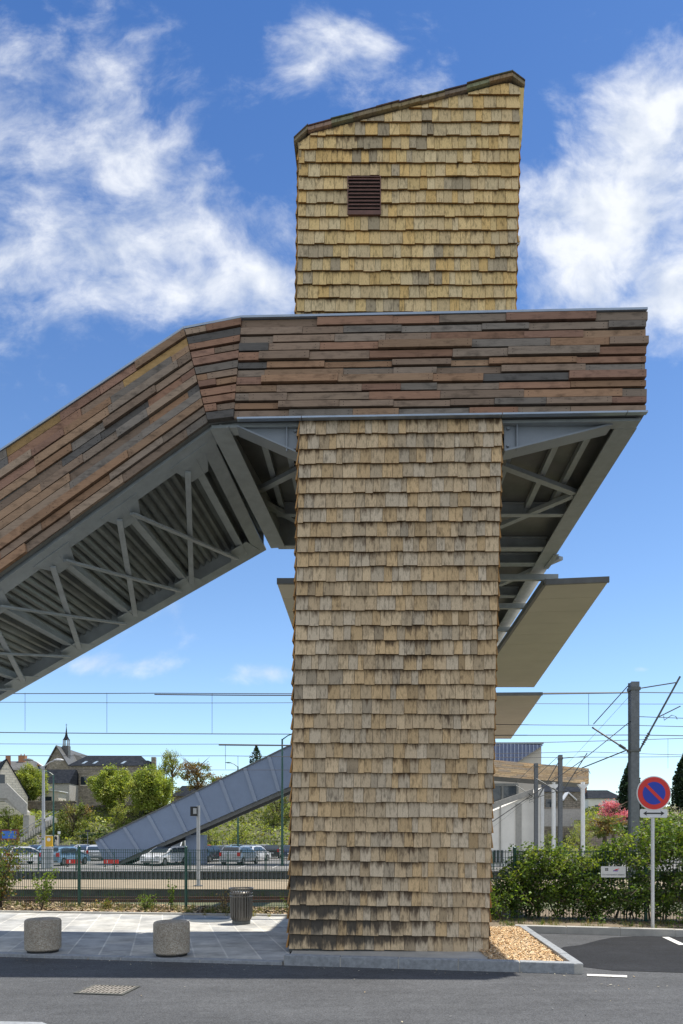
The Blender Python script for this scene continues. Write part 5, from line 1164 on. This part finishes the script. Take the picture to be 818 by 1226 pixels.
# long stone house with slate roof
t = house_base('stone_house', 130, 122, 'long rubble stone house with dark slate hipped roof and three skylights'); q = rel(t); z0 = 5.5
a, b = q(83, 917), q(170, 917)
m = MB(); m.box(a.x, b.x, 0, 9, z0, a.z); m.build('wall', M['stone'], t)
ri, rj = q(93, 904), q(160, 904)
m = MB(); e = .3; m.v = [(a.x - e, -e, a.z), (b.x + e, -e, a.z), (b.x + e, 9 + e, a.z), (a.x - e, 9 + e, a.z), (ri.x, 4.5, ri.z + .4), (rj.x, 4.5, rj.z + .4)]; m.f = [(0, 1, 5, 4), (1, 2, 5), (2, 3, 4, 5), (3, 0, 4), (3, 2, 1, 0)]; m.c = [(1, 1, 1)] * 5; m.mi = [0] * 5; rf_ = m.build('roof', M['slate'], t)
for px in (96, 109, 143):
    p0 = q(px, 915); m = MB(); f0 = lambda f: Vector((0, -.3 + 4.8 * f, a.z + (ri.z + .4 - a.z) * f + .05)); c0, c1 = f0(.18), f0(.42)
    m.face([(p0.x, c0.y, c0.z), (p0.x + .5, c0.y, c0.z), (p0.x + .75, c1.y, c1.z), (p0.x + .3, c1.y, c1.z)]); m.build('skylight', M['skylight'], rf_)
m = MB(); c = q(178, 925); m.box(c.x - .35, c.x + .35, 3, 3.8, 8, q(178, 904).z); m.build('chimney', M['stone'], rf_)
m = MB(); d0, d1 = q(163, 920), q(176, 909); m.box(d0.x, d1.x, 1, 5, z0, d0.z); m.hull([(d0.x - .2, .7, d0.z), (d1.x + .2, .7, d0.z), (d1.x + .2, 5, d0.z), (d0.x - .2, 5, d0.z)], [(d0.x + .3, 2, d1.z), (d1.x - .3, 2, d1.z), (d1.x - .3, 4, d1.z), (d0.x + .3, 4, d1.z)]); m.build('annexe', M['slate'], t)
for px, py in ((100, 935), (125, 932), (150, 935)):
    c = q(px, py); m = MB(); m.box(c.x - .45, c.x + .45, -.02, .02, c.z - .7, c.z + .7); w_ = m.build('window', M['glass'], t); m = MB(); m.box(c.x - .55, c.x + .55, -.08, -.021, c.z - .85, c.z - .7); m.build('sill', M['stone_pale'], w_)
# low slate annex with pale wall
t = house_base('slate_annexe', 68, 118, 'low house with black slate roof between double lamp and stone house'); q = rel(t); m = MB(); a, b = q(50, 938), q(83, 938); m.box(a.x, b.x, 0, 6, 5, a.z); m.build('wall', M['concrete'], t)
m = MB(); r0, r1 = q(48, 938), q(83.5, 922.5); m.hull([(r0.x, -.3, r0.z), (r1.x, -.3, r0.z), (r1.x, 6.3, r0.z), (r0.x, 6.3, r0.z)], [(r0.x, 2.8, r1.z + .4), (r1.x, 2.8, r1.z + .4), (r1.x, 3.2, r1.z + .4), (r0.x, 3.2, r1.z + .4)]); m.build('roof', M['slate'], t)
# garden shed, cream
t = house_base('cream_shed', 60, 109, 'small cream walled shed with sloping white roof below the slate annexe', 'shed'); q = rel(t); m = MB(); pr_ = [q(46, 966), q(70, 966), q(70, 948), q(54, 946)]; m.hull([(p.x, 0, p.z) for p in pr_], [(p.x, 3, p.z) for p in pr_]); m.build('wall', M['cream'], t)
m = MB(); r0, r1 = q(44, 964), q(55, 946.5); r2 = q(72, 948); m.hull([(r0.x, -.3, r0.z), (r1.x, -.3, r1.z), (r1.x, 3.2, r1.z), (r0.x, 3.2, r0.z)], [(r0.x, -.3, r0.z + .12), (r1.x, -.3, r1.z + .12), (r1.x, 3.2, r1.z + .12), (r0.x, 3.2, r0.z + .12)]); m.hull([(r1.x, -.3, r1.z), (r2.x, -.3, r2.z), (r2.x, 3.2, r2.z), (r1.x, 3.2, r1.z)], [(r1.x, -.3, r1.z + .12), (r2.x, -.3, r2.z + .12), (r2.x, 3.2, r2.z + .12), (r1.x, 3.2, r1.z + .12)]); m.build('roof', M['white'], t)
m = MB(); c = q(58, 957); m.box(c.x - .5, c.x + .5, -.03, .02, c.z - .5, c.z + .4); m.build('window', M['glass'], t)
# chapel with bell spire
t = house_base('chapel', 70, 140, 'grey stone chapel with slender open bell spire', 'chapel'); q = rel(t); ap, el, er = q(68, 894.5), q(54, 921), q(84, 921)
m = MB(); pr_ = [(el.x, 6), (er.x, 6), (er.x, el.z), (ap.x, ap.z), (el.x, el.z)]; m.prism(pr_, 0, 18); m.build('wall', M['stone'], t)
r_e = q(93, 905)
m = MB()
for (s_, e_) in ((-1, el), (1, er)): m.hull([(e_.x + s_ * .4, -.4, e_.z - .4), (ap.x, -.4, ap.z + .05), (ap.x, 18.3, ap.z + .05), (e_.x + s_ * .4, 18.3, e_.z - .4)], [(e_.x + s_ * .4, -.4, e_.z - .15), (ap.x, -.4, ap.z + .35), (ap.x, 18.3, ap.z + .35), (e_.x + s_ * .4, 18.3, e_.z - .15)])
rf_ = m.build('roof', M['slate_light'], t)
m = MB(); tr0, tr1 = q(76, 918), q(92, 904); m.hull([(tr0.x - 1, 5, tr0.z - 2), (q(93, 906).x, 5, q(93, 918).z), (q(93, 906).x, 10, q(93, 918).z), (tr0.x - 1, 10, tr0.z - 2)], [(ap.x + .5, 7.4, ap.z - .4), (q(88, 903).x, 7.4, q(88, 903).z - 0.2), (q(88, 903).x, 7.6, q(88, 903).z - .2), (ap.x + .5, 7.6, ap.z - .4)]); m.build('transept_roof', M['slate_light'], t)
sp = q(73, 895); tz = q(73, 868).z; bz = sp.z - .6; l0 = q(73, 891).z; l1 = q(73, 883.5).z
m = MB(); m.box(sp.x - .6, sp.x + .6, 2.1, 3.4, bz - 1.2, l0); m.build('spire_base', M['slate_light'], t)
for sx_ in (-1, 1):
    for sy_ in (-1, 1): m = MB(); cx = sp.x + sx_ * .42; cy = 2.75 + sy_ * .42; m.box(cx - .1, cx + .1, cy - .1, cy + .1, l0, l1); m.build('spire_post', M['greylight'], t)
m = MB(); m.lathe((sp.x, 2.75, 0), [(.72, l1), (.55, l1 + .2), (.30, l1 + .7), (.15, l1 + 1.5), (.03, tz + .3)], 8); sr = m.build('spire_roof', M['slate'], t)
m = MB(); m.box(sp.x - .03, sp.x + .03, 2.72, 2.78, tz, tz + .7); m.box(sp.x - .2, sp.x + .2, 2.72, 2.78, tz + .4, tz + .46); m.build('cross', M['wire'], sr)
# white gabled house at the left edge
t = house_base('gabled_house', 0, 101, 'pale stone house with steep gable at the left edge'); q = rel(t); t.rotation_euler = (0, 0, R(33)); ap = q(7, 910); er = q(31, 952); el = Vector((ap.x - (er.x - ap.x), 0, er.z))
m = MB(); m.prism([(el.x, 5), (er.x, 4), (er.x, er.z), (ap.x, ap.z), (el.x, er.z)], 0, 9); m.build('wall', M['stone_pale'], t)
m = MB()
for s_, e_ in ((-1, el), (1, er)): m.hull([(e_.x + s_ * .2, -.15, e_.z - .5), (ap.x, -.15, ap.z), (ap.x, 9.2, ap.z), (e_.x + s_ * .2, 9.2, e_.z - .5)], [(e_.x + s_ * .2, -.15, e_.z - .2), (ap.x, -.15, ap.z + .25), (ap.x, 9.2, ap.z + .25), (e_.x + s_ * .2, 9.2, e_.z - .2)])
rf_ = m.build('roof', M['slate'], t)
m = MB(); c = q(12, 905); m.box(c.x - .25, c.x + .35, 2.5, 3.3, ap.z - 1.5, q(12, 902).z); m.build('chimney', M['brick'], rf_)
m = MB(); c = q(1, 935); m.box(c.x - .5, c.x + .5, -.03, .02, c.z - .9, c.z + .9); m.build('window', M['glass'], t)
# roofs behind
def small_house(px0, px1, ridge, eave, Y, label, wallm, roofm, chim=(), gable=False, base=None):
    t = house_base('small_house', (px0 + px1) / 2, Y, label); q = rel(t); a, b = q(px0, eave), q(px1, eave); r_ = q(px0, ridge); zb_ = base if base is not None else 5
    m = MB(); m.box(a.x + .2, b.x - .2, .3, 7.7, zb_, a.z); m.build('wall', M[wallm], t)
    m = MB(); m.hull([(a.x, 0, a.z), (b.x, 0, a.z), (b.x, 8, a.z), (a.x, 8, a.z)], [(a.x + (0 if gable else 1.2), 3.9, r_.z), (b.x - (0 if gable else 1.2), 3.9, r_.z), (b.x - (0 if gable else 1.2), 4.1, r_.z), (a.x + (0 if gable else 1.2), 4.1, r_.z)]); rf_ = m.build('roof', M[roofm], t)
    for (cx, cy, w_) in chim:
        c = q(cx, cy); m = MB(); m.box(c.x - w_, c.x + w_, 3.4, 4.6, r_.z - 1, c.z); m.build('chimney', M['brick'], rf_)
        m = MB()
        for k in (-.5, .5): m.lathe((c.x + w_ * k, 4, 0), [(.12, c.z), (.1, c.z + .35)], 8)
        m.build('chimney_pot', M['brick'], rf_)
    wz = a.z - 1.6
    for k in range(max(1, int((b.x - a.x) / 4))):
        x_ = a.x + 1.2 + k * 3.5; m = MB(); m.box(x_, x_ + .9, .24, .29, wz - .6, wz + .6); w_ = m.build('window', M['glass'], t); m = MB(); m.box(x_ - .06, x_ + .96, .2, .24, wz - .7, wz - .6); m.build('sill', M['stone_pale'], w_)
    return t
small_house(-20, 40, 909, 922, 150, 'distant house roof with orange chimneys behind the round tree at left', 'stone', 'slate_light', [(17, 902, .7), (37, 914, .4)])
small_house(205, 262, 939, 953, 135, 'dark roofed house with pale chimneys behind the metal stair', 'stone', 'slate', [(253, 930, .5), (259, 929, .5)])
small_house(690, 704, 926, 944, 118, 'slate roofed building behind the timber clad band', 'stone', 'slate')
small_house(612, 702, 936, 948, 96, 'wide brown stone building with slate roof behind the white posts', 'stone', 'slate', gable=True, base=-.5)
small_house(704, 748, 944, 956, 110, 'low slate roofed house left of the catenary mast', 'concrete_white', 'slate', [(708, 934, .5)])
t = house_base('gable_porch', 683, 93, 'small white gabled porch roof against the brown stone building', 'porch'); q = rel(t); m = MB(); a, ap_, b = q(674, 959), q(680, 950), q(690, 959)
m.hull([(a.x, -.4, a.z), (ap_.x, -.4, ap_.z), (ap_.x, 1.2, ap_.z), (a.x, 1.2, a.z)], [(a.x, -.4, a.z + .18), (ap_.x, -.4, ap_.z + .18), (ap_.x, 1.2, ap_.z + .18), (a.x, 1.2, a.z + .18)]); m.hull([(ap_.x, -.4, ap_.z), (b.x, -.4, b.z), (b.x, 1.2, b.z), (ap_.x, 1.2, ap_.z)], [(ap_.x, -.4, ap_.z + .18), (b.x, -.4, b.z + .18), (b.x, 1.2, b.z + .18), (ap_.x, 1.2, ap_.z + .18)]); m.build('roof', M['white'], t)
m = MB(); m.prism([(a.x + .2, 4), (b.x - .2, 4), (b.x - .2, b.z), (ap_.x, ap_.z), (a.x + .2, a.z)], 0, 1); m.build('wall', M['stone'], t)
# concrete steps beside the gabled house
t = house_base('concrete_steps', 20, 96, 'outdoor concrete stair with solid parapet below the gabled house', 'steps'); q = rel(t)
m = MB(); pr_ = [q(-30, 938), q(8, 938), q(12, 942), q(32, 962), q(32, 976), q(26, 974), q(8, 956), q(-30, 956)]; m.hull([(p.x, 0, p.z) for p in pr_], [(p.x, .25, p.z) for p in pr_]); m.build('parapet', M['concrete'], t)
m = MB(); pr_ = [q(-30, 953), q(8, 953), q(28, 972), q(28, 976), q(4, 959), q(-30, 959)]; m.hull([(p.x, .25, p.z) for p in pr_], [(p.x, 2.2, p.z) for p in pr_]); m.build('flight', M['concrete'], t)
m = MB(); c = q(30, 976); m.box(c.x - .4, c.x + .4, .3, 2.2, 1.5, c.z); m.build('pier', M['concrete'], t); m = MB(); c = q(-20, 976); m.box(c.x - .4, c.x + .4, .3, 2.2, 1.5, q(0, 958).z); m.build('pier', M['concrete'], t)
# hillside steps with handrail
t = house_base('bank_steps', 38, 92, 'straight flight of steps with grey handrails up the green bank', 'steps'); q = rel(t); m = MB(); a, b = q(24, 1004), q(50, 978)
for i in range(14): p0 = lerp(a, b, i / 14); p1 = lerp(a, b, (i + 1) / 14); m.box(p0.x, p1.x, 0 + i * .3, 1.6 + i * .3, p0.z - .5, p1.z)
m.build('treads', M['concrete'], t)
for dy in (0, 1.6):
    m = MB(); m.tube([a + Vector((0, dy, .95)), b + Vector((0, dy + 4, .95))], .045, 6); m.tube([a + Vector((0, dy, .5)), b + Vector((0, dy + 4, .5))], .03, 6)
    for i in range(6): p0 = lerp(a + Vector((0, dy, 0)), b + Vector((0, dy + 4, 0)), i / 5); m.tube([p0, p0 + Vector((0, 0, .95))], .035, 6)
    m.build('handrail', M['galv'], t)
# walls on the bank
def wall(px0, px1, top, bot, Y, label, mat, th=.5):
    a, b = P(px0, top, Y), P(px1, bot, Y); t = thing('garden_wall', ((a.x + b.x) / 2, Y, b.z), label, 'wall'); h = (b.x - a.x) / 2; m = MB(); m.box(-h, h, 0, th, -1, a.z - b.z); m.build('masonry', M[mat], t); m = MB(); m.box(-h - .05, h + .05, -.08, th + .08, a.z - b.z, a.z - b.z + .14); m.build('coping', M['stone'], t)
wall(30, 90, 960, 978, 105, 'dark rubble garden wall between the steps and the twiggy shrub', 'stone_wall')
wall(108, 230, 965, 984, 107, 'long dark rubble garden wall below the stone house', 'stone_wall')
wall(262, 352, 950, 985, 112, 'high grey stone wall seen beneath the metal stair', 'stone')
wall(690, 775, 983, 1003, 88, 'pale rubble wall under the pink blossom', 'stone')
wall(652, 698, 968, 980, 90, 'plain dark rendered wall behind the white posts', 'concrete')
# graffiti wall
t = house_base('graffiti_wall', 55, 89, 'low white wall with black scrawled graffiti behind the parked cars', 'wall'); q = rel(t); a, b = q(44, 1000), q(69, 1016); m = MB(); m.box(a.x, b.x, 0, .25, b.z, a.z); m.build('panel', M['cream'], t); m = MB()
for i in range(16):
    x_ = U(a.x + .2, b.x - .3); z_ = U(b.z + .3, a.z - .2); pts = [(x_, -.01, z_)]
    for k in range(4): pts.append((min(b.x - .1, max(a.x + .1, pts[-1][0] + U(-.3, .35))), -.01, min(a.z - .1, max(b.z + .1, pts[-1][2] + U(-.4, .4)))))
    m.tube(pts, .05, 4)
m.build('graffiti', M['signblack'], t)
# blue billboard
t = house_base('billboard', 12, 86, 'blue poster board in dark red frame at the left behind the bush', 'billboard'); q = rel(t); a, b = q(0, 993), q(22, 1006); m = MB(); m.box(a.x, b.x, 0, .15, b.z, a.z); m.build('frame', simple('dark_red_frame', (.16, .03, .02), .5), t)
m = MB(); m.box(a.x + .25, b.x - .25, -.02, -.001, b.z + .2, a.z - .2); m.build('poster', M['blueboard'], t); m = MB(); m.box(a.x + .2, a.x + .35, .02, .12, -.42, b.z); m.build('leg', M['steel_dark'], t); m = MB(); m.box(b.x - .35, b.x - .2, .02, .12, -.42, b.z); m.build('leg', M['steel_dark'], t)
for (px, py, w_, h_, lab) in ((71, 997, 3.2, 3.2, 'small white square panel on a pole right of the graffiti wall'), (105, 995, 6.5, 2.6, 'small dark rectangular panel on a pole above the white cars')):
    c = P(px, py, 86); t = thing('panel_sign', (c.x, 86, -.42), lab, 'sign'); m = MB(); m.tube([(0, 0, 0), (0, 0, c.z + .42)], .05, 7); m.build('pole', M['galv'], t); m = MB(); k = 86 / F; m.box(-w_ * k / 2, w_ * k / 2, -.08, -.05, c.z + .42 - h_ * k / 2, c.z + .42 + h_ * k / 2); m.build('plate', M['white'] if w_ < 4 else M['signblack'], t)

# ------------------------------------------------------------------ station side at right: timber band on white posts, pale wall, far lift tower
YT = 58.0
t = thing('station_footbridge_landing', P(600, 1040, YT), 'timber clad landing on slim white posts at the far end of the bridge', 'landing'); t.location.z = -.42; o_ = t.location
def Qs(px, py, dy=0): return P(px, py, YT + dy) - o_
m = MB(); k0, k1, k2, k3 = Qs(560, 927), Qs(705, 938.5, 3.0), Qs(705, 920, 3.0), Qs(560, 907)
def clad2(mb, q, L_, rows, n):
    n = Vector(n)
    for i in range(rows):
        s = 0
        while s < 1:
            s1 = min(1, s + U(.7, 1.6) / L_); th = U(.03, .12); c = random.choice([(.70, .50, .30), (.76, .56, .36), (.62, .44, .27), (.55, .43, .31), (.80, .58, .34)]); a, b, c2, d = q(s, i / rows), q(s1, i / rows), q(s1, (i + .93) / rows), q(s, (i + .93) / rows)
            mb.hull([a - n * .05, b - n * .05, c2 - n * .05, d - n * .05], [a + n * th, b + n * th, c2 + n * th, d + n * th], c); s = s1
clad2(m, quadmap(k0, k1, k2, k3), 10.5, 9, (0, -1, 0)); m.build('parapet_cladding', M['board'], t)
m = MB(); m.hull([k0 + Vector((0, .06, -.02)), k1 + Vector((0, .06, -.02)), k1 + Vector((0, 3.6, -.02)), k0 + Vector((0, 3.6, -.02))], [k0 + Vector((0, .06, .12)), k1 + Vector((0, .06, .12)), k1 + Vector((0, 3.6, .12)), k0 + Vector((0, 3.6, .12))]); m.hull([k0 + Vector((0, .055, .12)), k1 + Vector((0, .055, .12)), k1 + Vector((0, .1, .12)), k0 + Vector((0, .1, .12))], [k3 + Vector((0, .055, 0)), k2 + Vector((0, .055, 0)), k2 + Vector((0, .1, 0)), k3 + Vector((0, .1, 0))]); m.build('deck', M['steel_dark'], t)
for px in (663, 698):
    c = Qs(px, 942, 2.4); m = MB(); m.tube([(c.x, c.y, 0), (c.x, c.y, k1.z + .1)], .17, 10); m.build('post', M['white'], t, smooth=True); m = MB(); m.hull([(c.x - .45, c.y - .2, k1.z - .1), (c.x + .45, c.y - .2, k1.z - .1), (c.x + .45, c.y + .2, k1.z - .1), (c.x - .45, c.y + .2, k1.z - .1)], [(c.x - .1, c.y - .2, k1.z - .5), (c.x + .1, c.y - .2, k1.z - .5), (c.x + .1, c.y + .2, k1.z - .5), (c.x - .1, c.y + .2, k1.z - .5)]); m.build('post_head', M['white'], t)
# link deck behind the tower joining bridge, landing and metal stair
m = MB(); x0 = P(440, 900, 58).x - o_.x; m.box(x0, k0.x, 0, 4, k0.z - .1, k0.z + .1); m.box(x0, k0.x, 0, .1, k0.z + .1, k0.z + 1.6); m.build('link_deck', M['panel'], t)
t = thing('station_stair_wall', P(600, 1040, 55), 'pale concrete stair enclosure with grey posts right of the tower', 'building'); t.location.z = -.42; o_ = t.location
def Qw(px, py, dy=0): return P(px, py, 55 + dy) - o_
m = MB(); pr_ = [Qw(575, 1040), Qw(649, 1040), Qw(649, 943), Qw(637, 951), Qw(575, 978)]
for p in pr_[:2]: p.z = 0
m.hull([(p.x, 0, p.z) for p in pr_], [(p.x, 4, p.z) for p in pr_]); m.build('wall', M['concrete_white'], t)
m = MB(); a, b = Qw(575, 972), Qw(638, 950); m.hull([(a.x, -.18, a.z - .1), (b.x, -.18, b.z - .1), (b.x, .3, b.z - .1), (a.x, .3, a.z - .1)], [(a.x, -.18, a.z + .35), (b.x, -.18, b.z + .35), (b.x, .3, b.z + .35), (a.x, .3, a.z + .35)]); m.build('coping', M['concrete'], t)
for px, w_ in ((599, .05), (621, .22)): c = Qw(px, 970); m = MB(); m.box(c.x - w_, c.x + w_, -.08, -.003, 0, c.z + .5); m.build('pilaster', M['concrete'], t)
m = MB(); c = Qw(649.5, 960); m.box(c.x - .12, c.x + .12, -.06, .2, 0, c.z + 1.0); m.build('corner_post', M['white'], t)
m = MB(); a, b = Qw(590, 1033), Qw(602, 1018); m.box(a.x, b.x, -.05, .02, a.z, b.z); w_ = m.build('window', M['glass'], t); m = MB()
for k in range(4): x_ = lerp(a.x, b.x, k / 3); m.box(x_ - .04, x_ + .04, -.1, -.052, a.z, b.z)
m.build('frame', M['greylight'], w_)
m = MB(); a, b = Qw(575, 962), Qw(631, 936); m.box(a.x, b.x, 3.0, 3.2, a.z, b.z); m.build('glazing', M['glass'], t); m = MB()
for px in (585, 598, 612, 631): c = Qw(px, 950); m.box(c.x - .08, c.x + .08, 2.9, 3.0, a.z, b.z)
m.box(a.x, b.x, 2.88, 3.0, b.z - .1, b.z + .1); m.build('mullions', M['steel_dark'], t)
t = thing('far_lift_tower', P(610, 1040, 66), 'far tower top with blue standing seam roof and cream gable above timber band', 'tower'); t.location.z = -.42; o_ = t.location
def Qf(px, py, dy=0): return P(px, py, 66 + dy) - o_
m = MB(); a, b, c, d = Qf(560, 914), Qf(650, 914), Qf(650, 892), Qf(618, 914); m.box(Qf(560, 914).x, b.x, .5, 5, 0, b.z - .0); m.hull([(d.x, .45, d.z), (b.x, .45, b.z), (c.x, .45, c.z), (c.x - .02, .45, c.z)], [(d.x, 5, d.z), (b.x, 5, b.z), (c.x, 5, c.z), (c.x - .02, 5, c.z)]); m.build('wall', M['cream'], t)
m = MB(); n0, n1, n2, n3 = Qf(560, 916), Qf(617, 914), Qf(651, 892), Qf(560, 889); m.hull([n0, n1, n2, n3], [n0 + Vector((0, .3, 0)), n1 + Vector((0, .3, 0)), n2 + Vector((0, .3, 0)), n3 + Vector((0, .3, 0))]); m.build('roof', M['seamroof'], t)
m = MB()
for i in range(20):
    px = 562 + i * 4.5; top = lerp(889, 892, (px - 560) / 91); bot = 915 if px < 617 else lerp(914, 892, (px - 617) / 34)
    if bot - top > 2: a, b = Qf(px, bot), Qf(px, top); m.box(a.x - .04, a.x + .04, -.1, -.004, a.z, b.z)
m.build('seams', simple('seam_metal', (.36, .40, .5), .4, .3), t)
m = MB(); a, b = Qf(558, 891), Qf(651, 891); m.box(a.x, b.x, -.05, 5.1, b.z + .02, b.z + .16); m.build('ridge_flashing', M['steel'], t)
print('objects', len(bpy.data.objects))
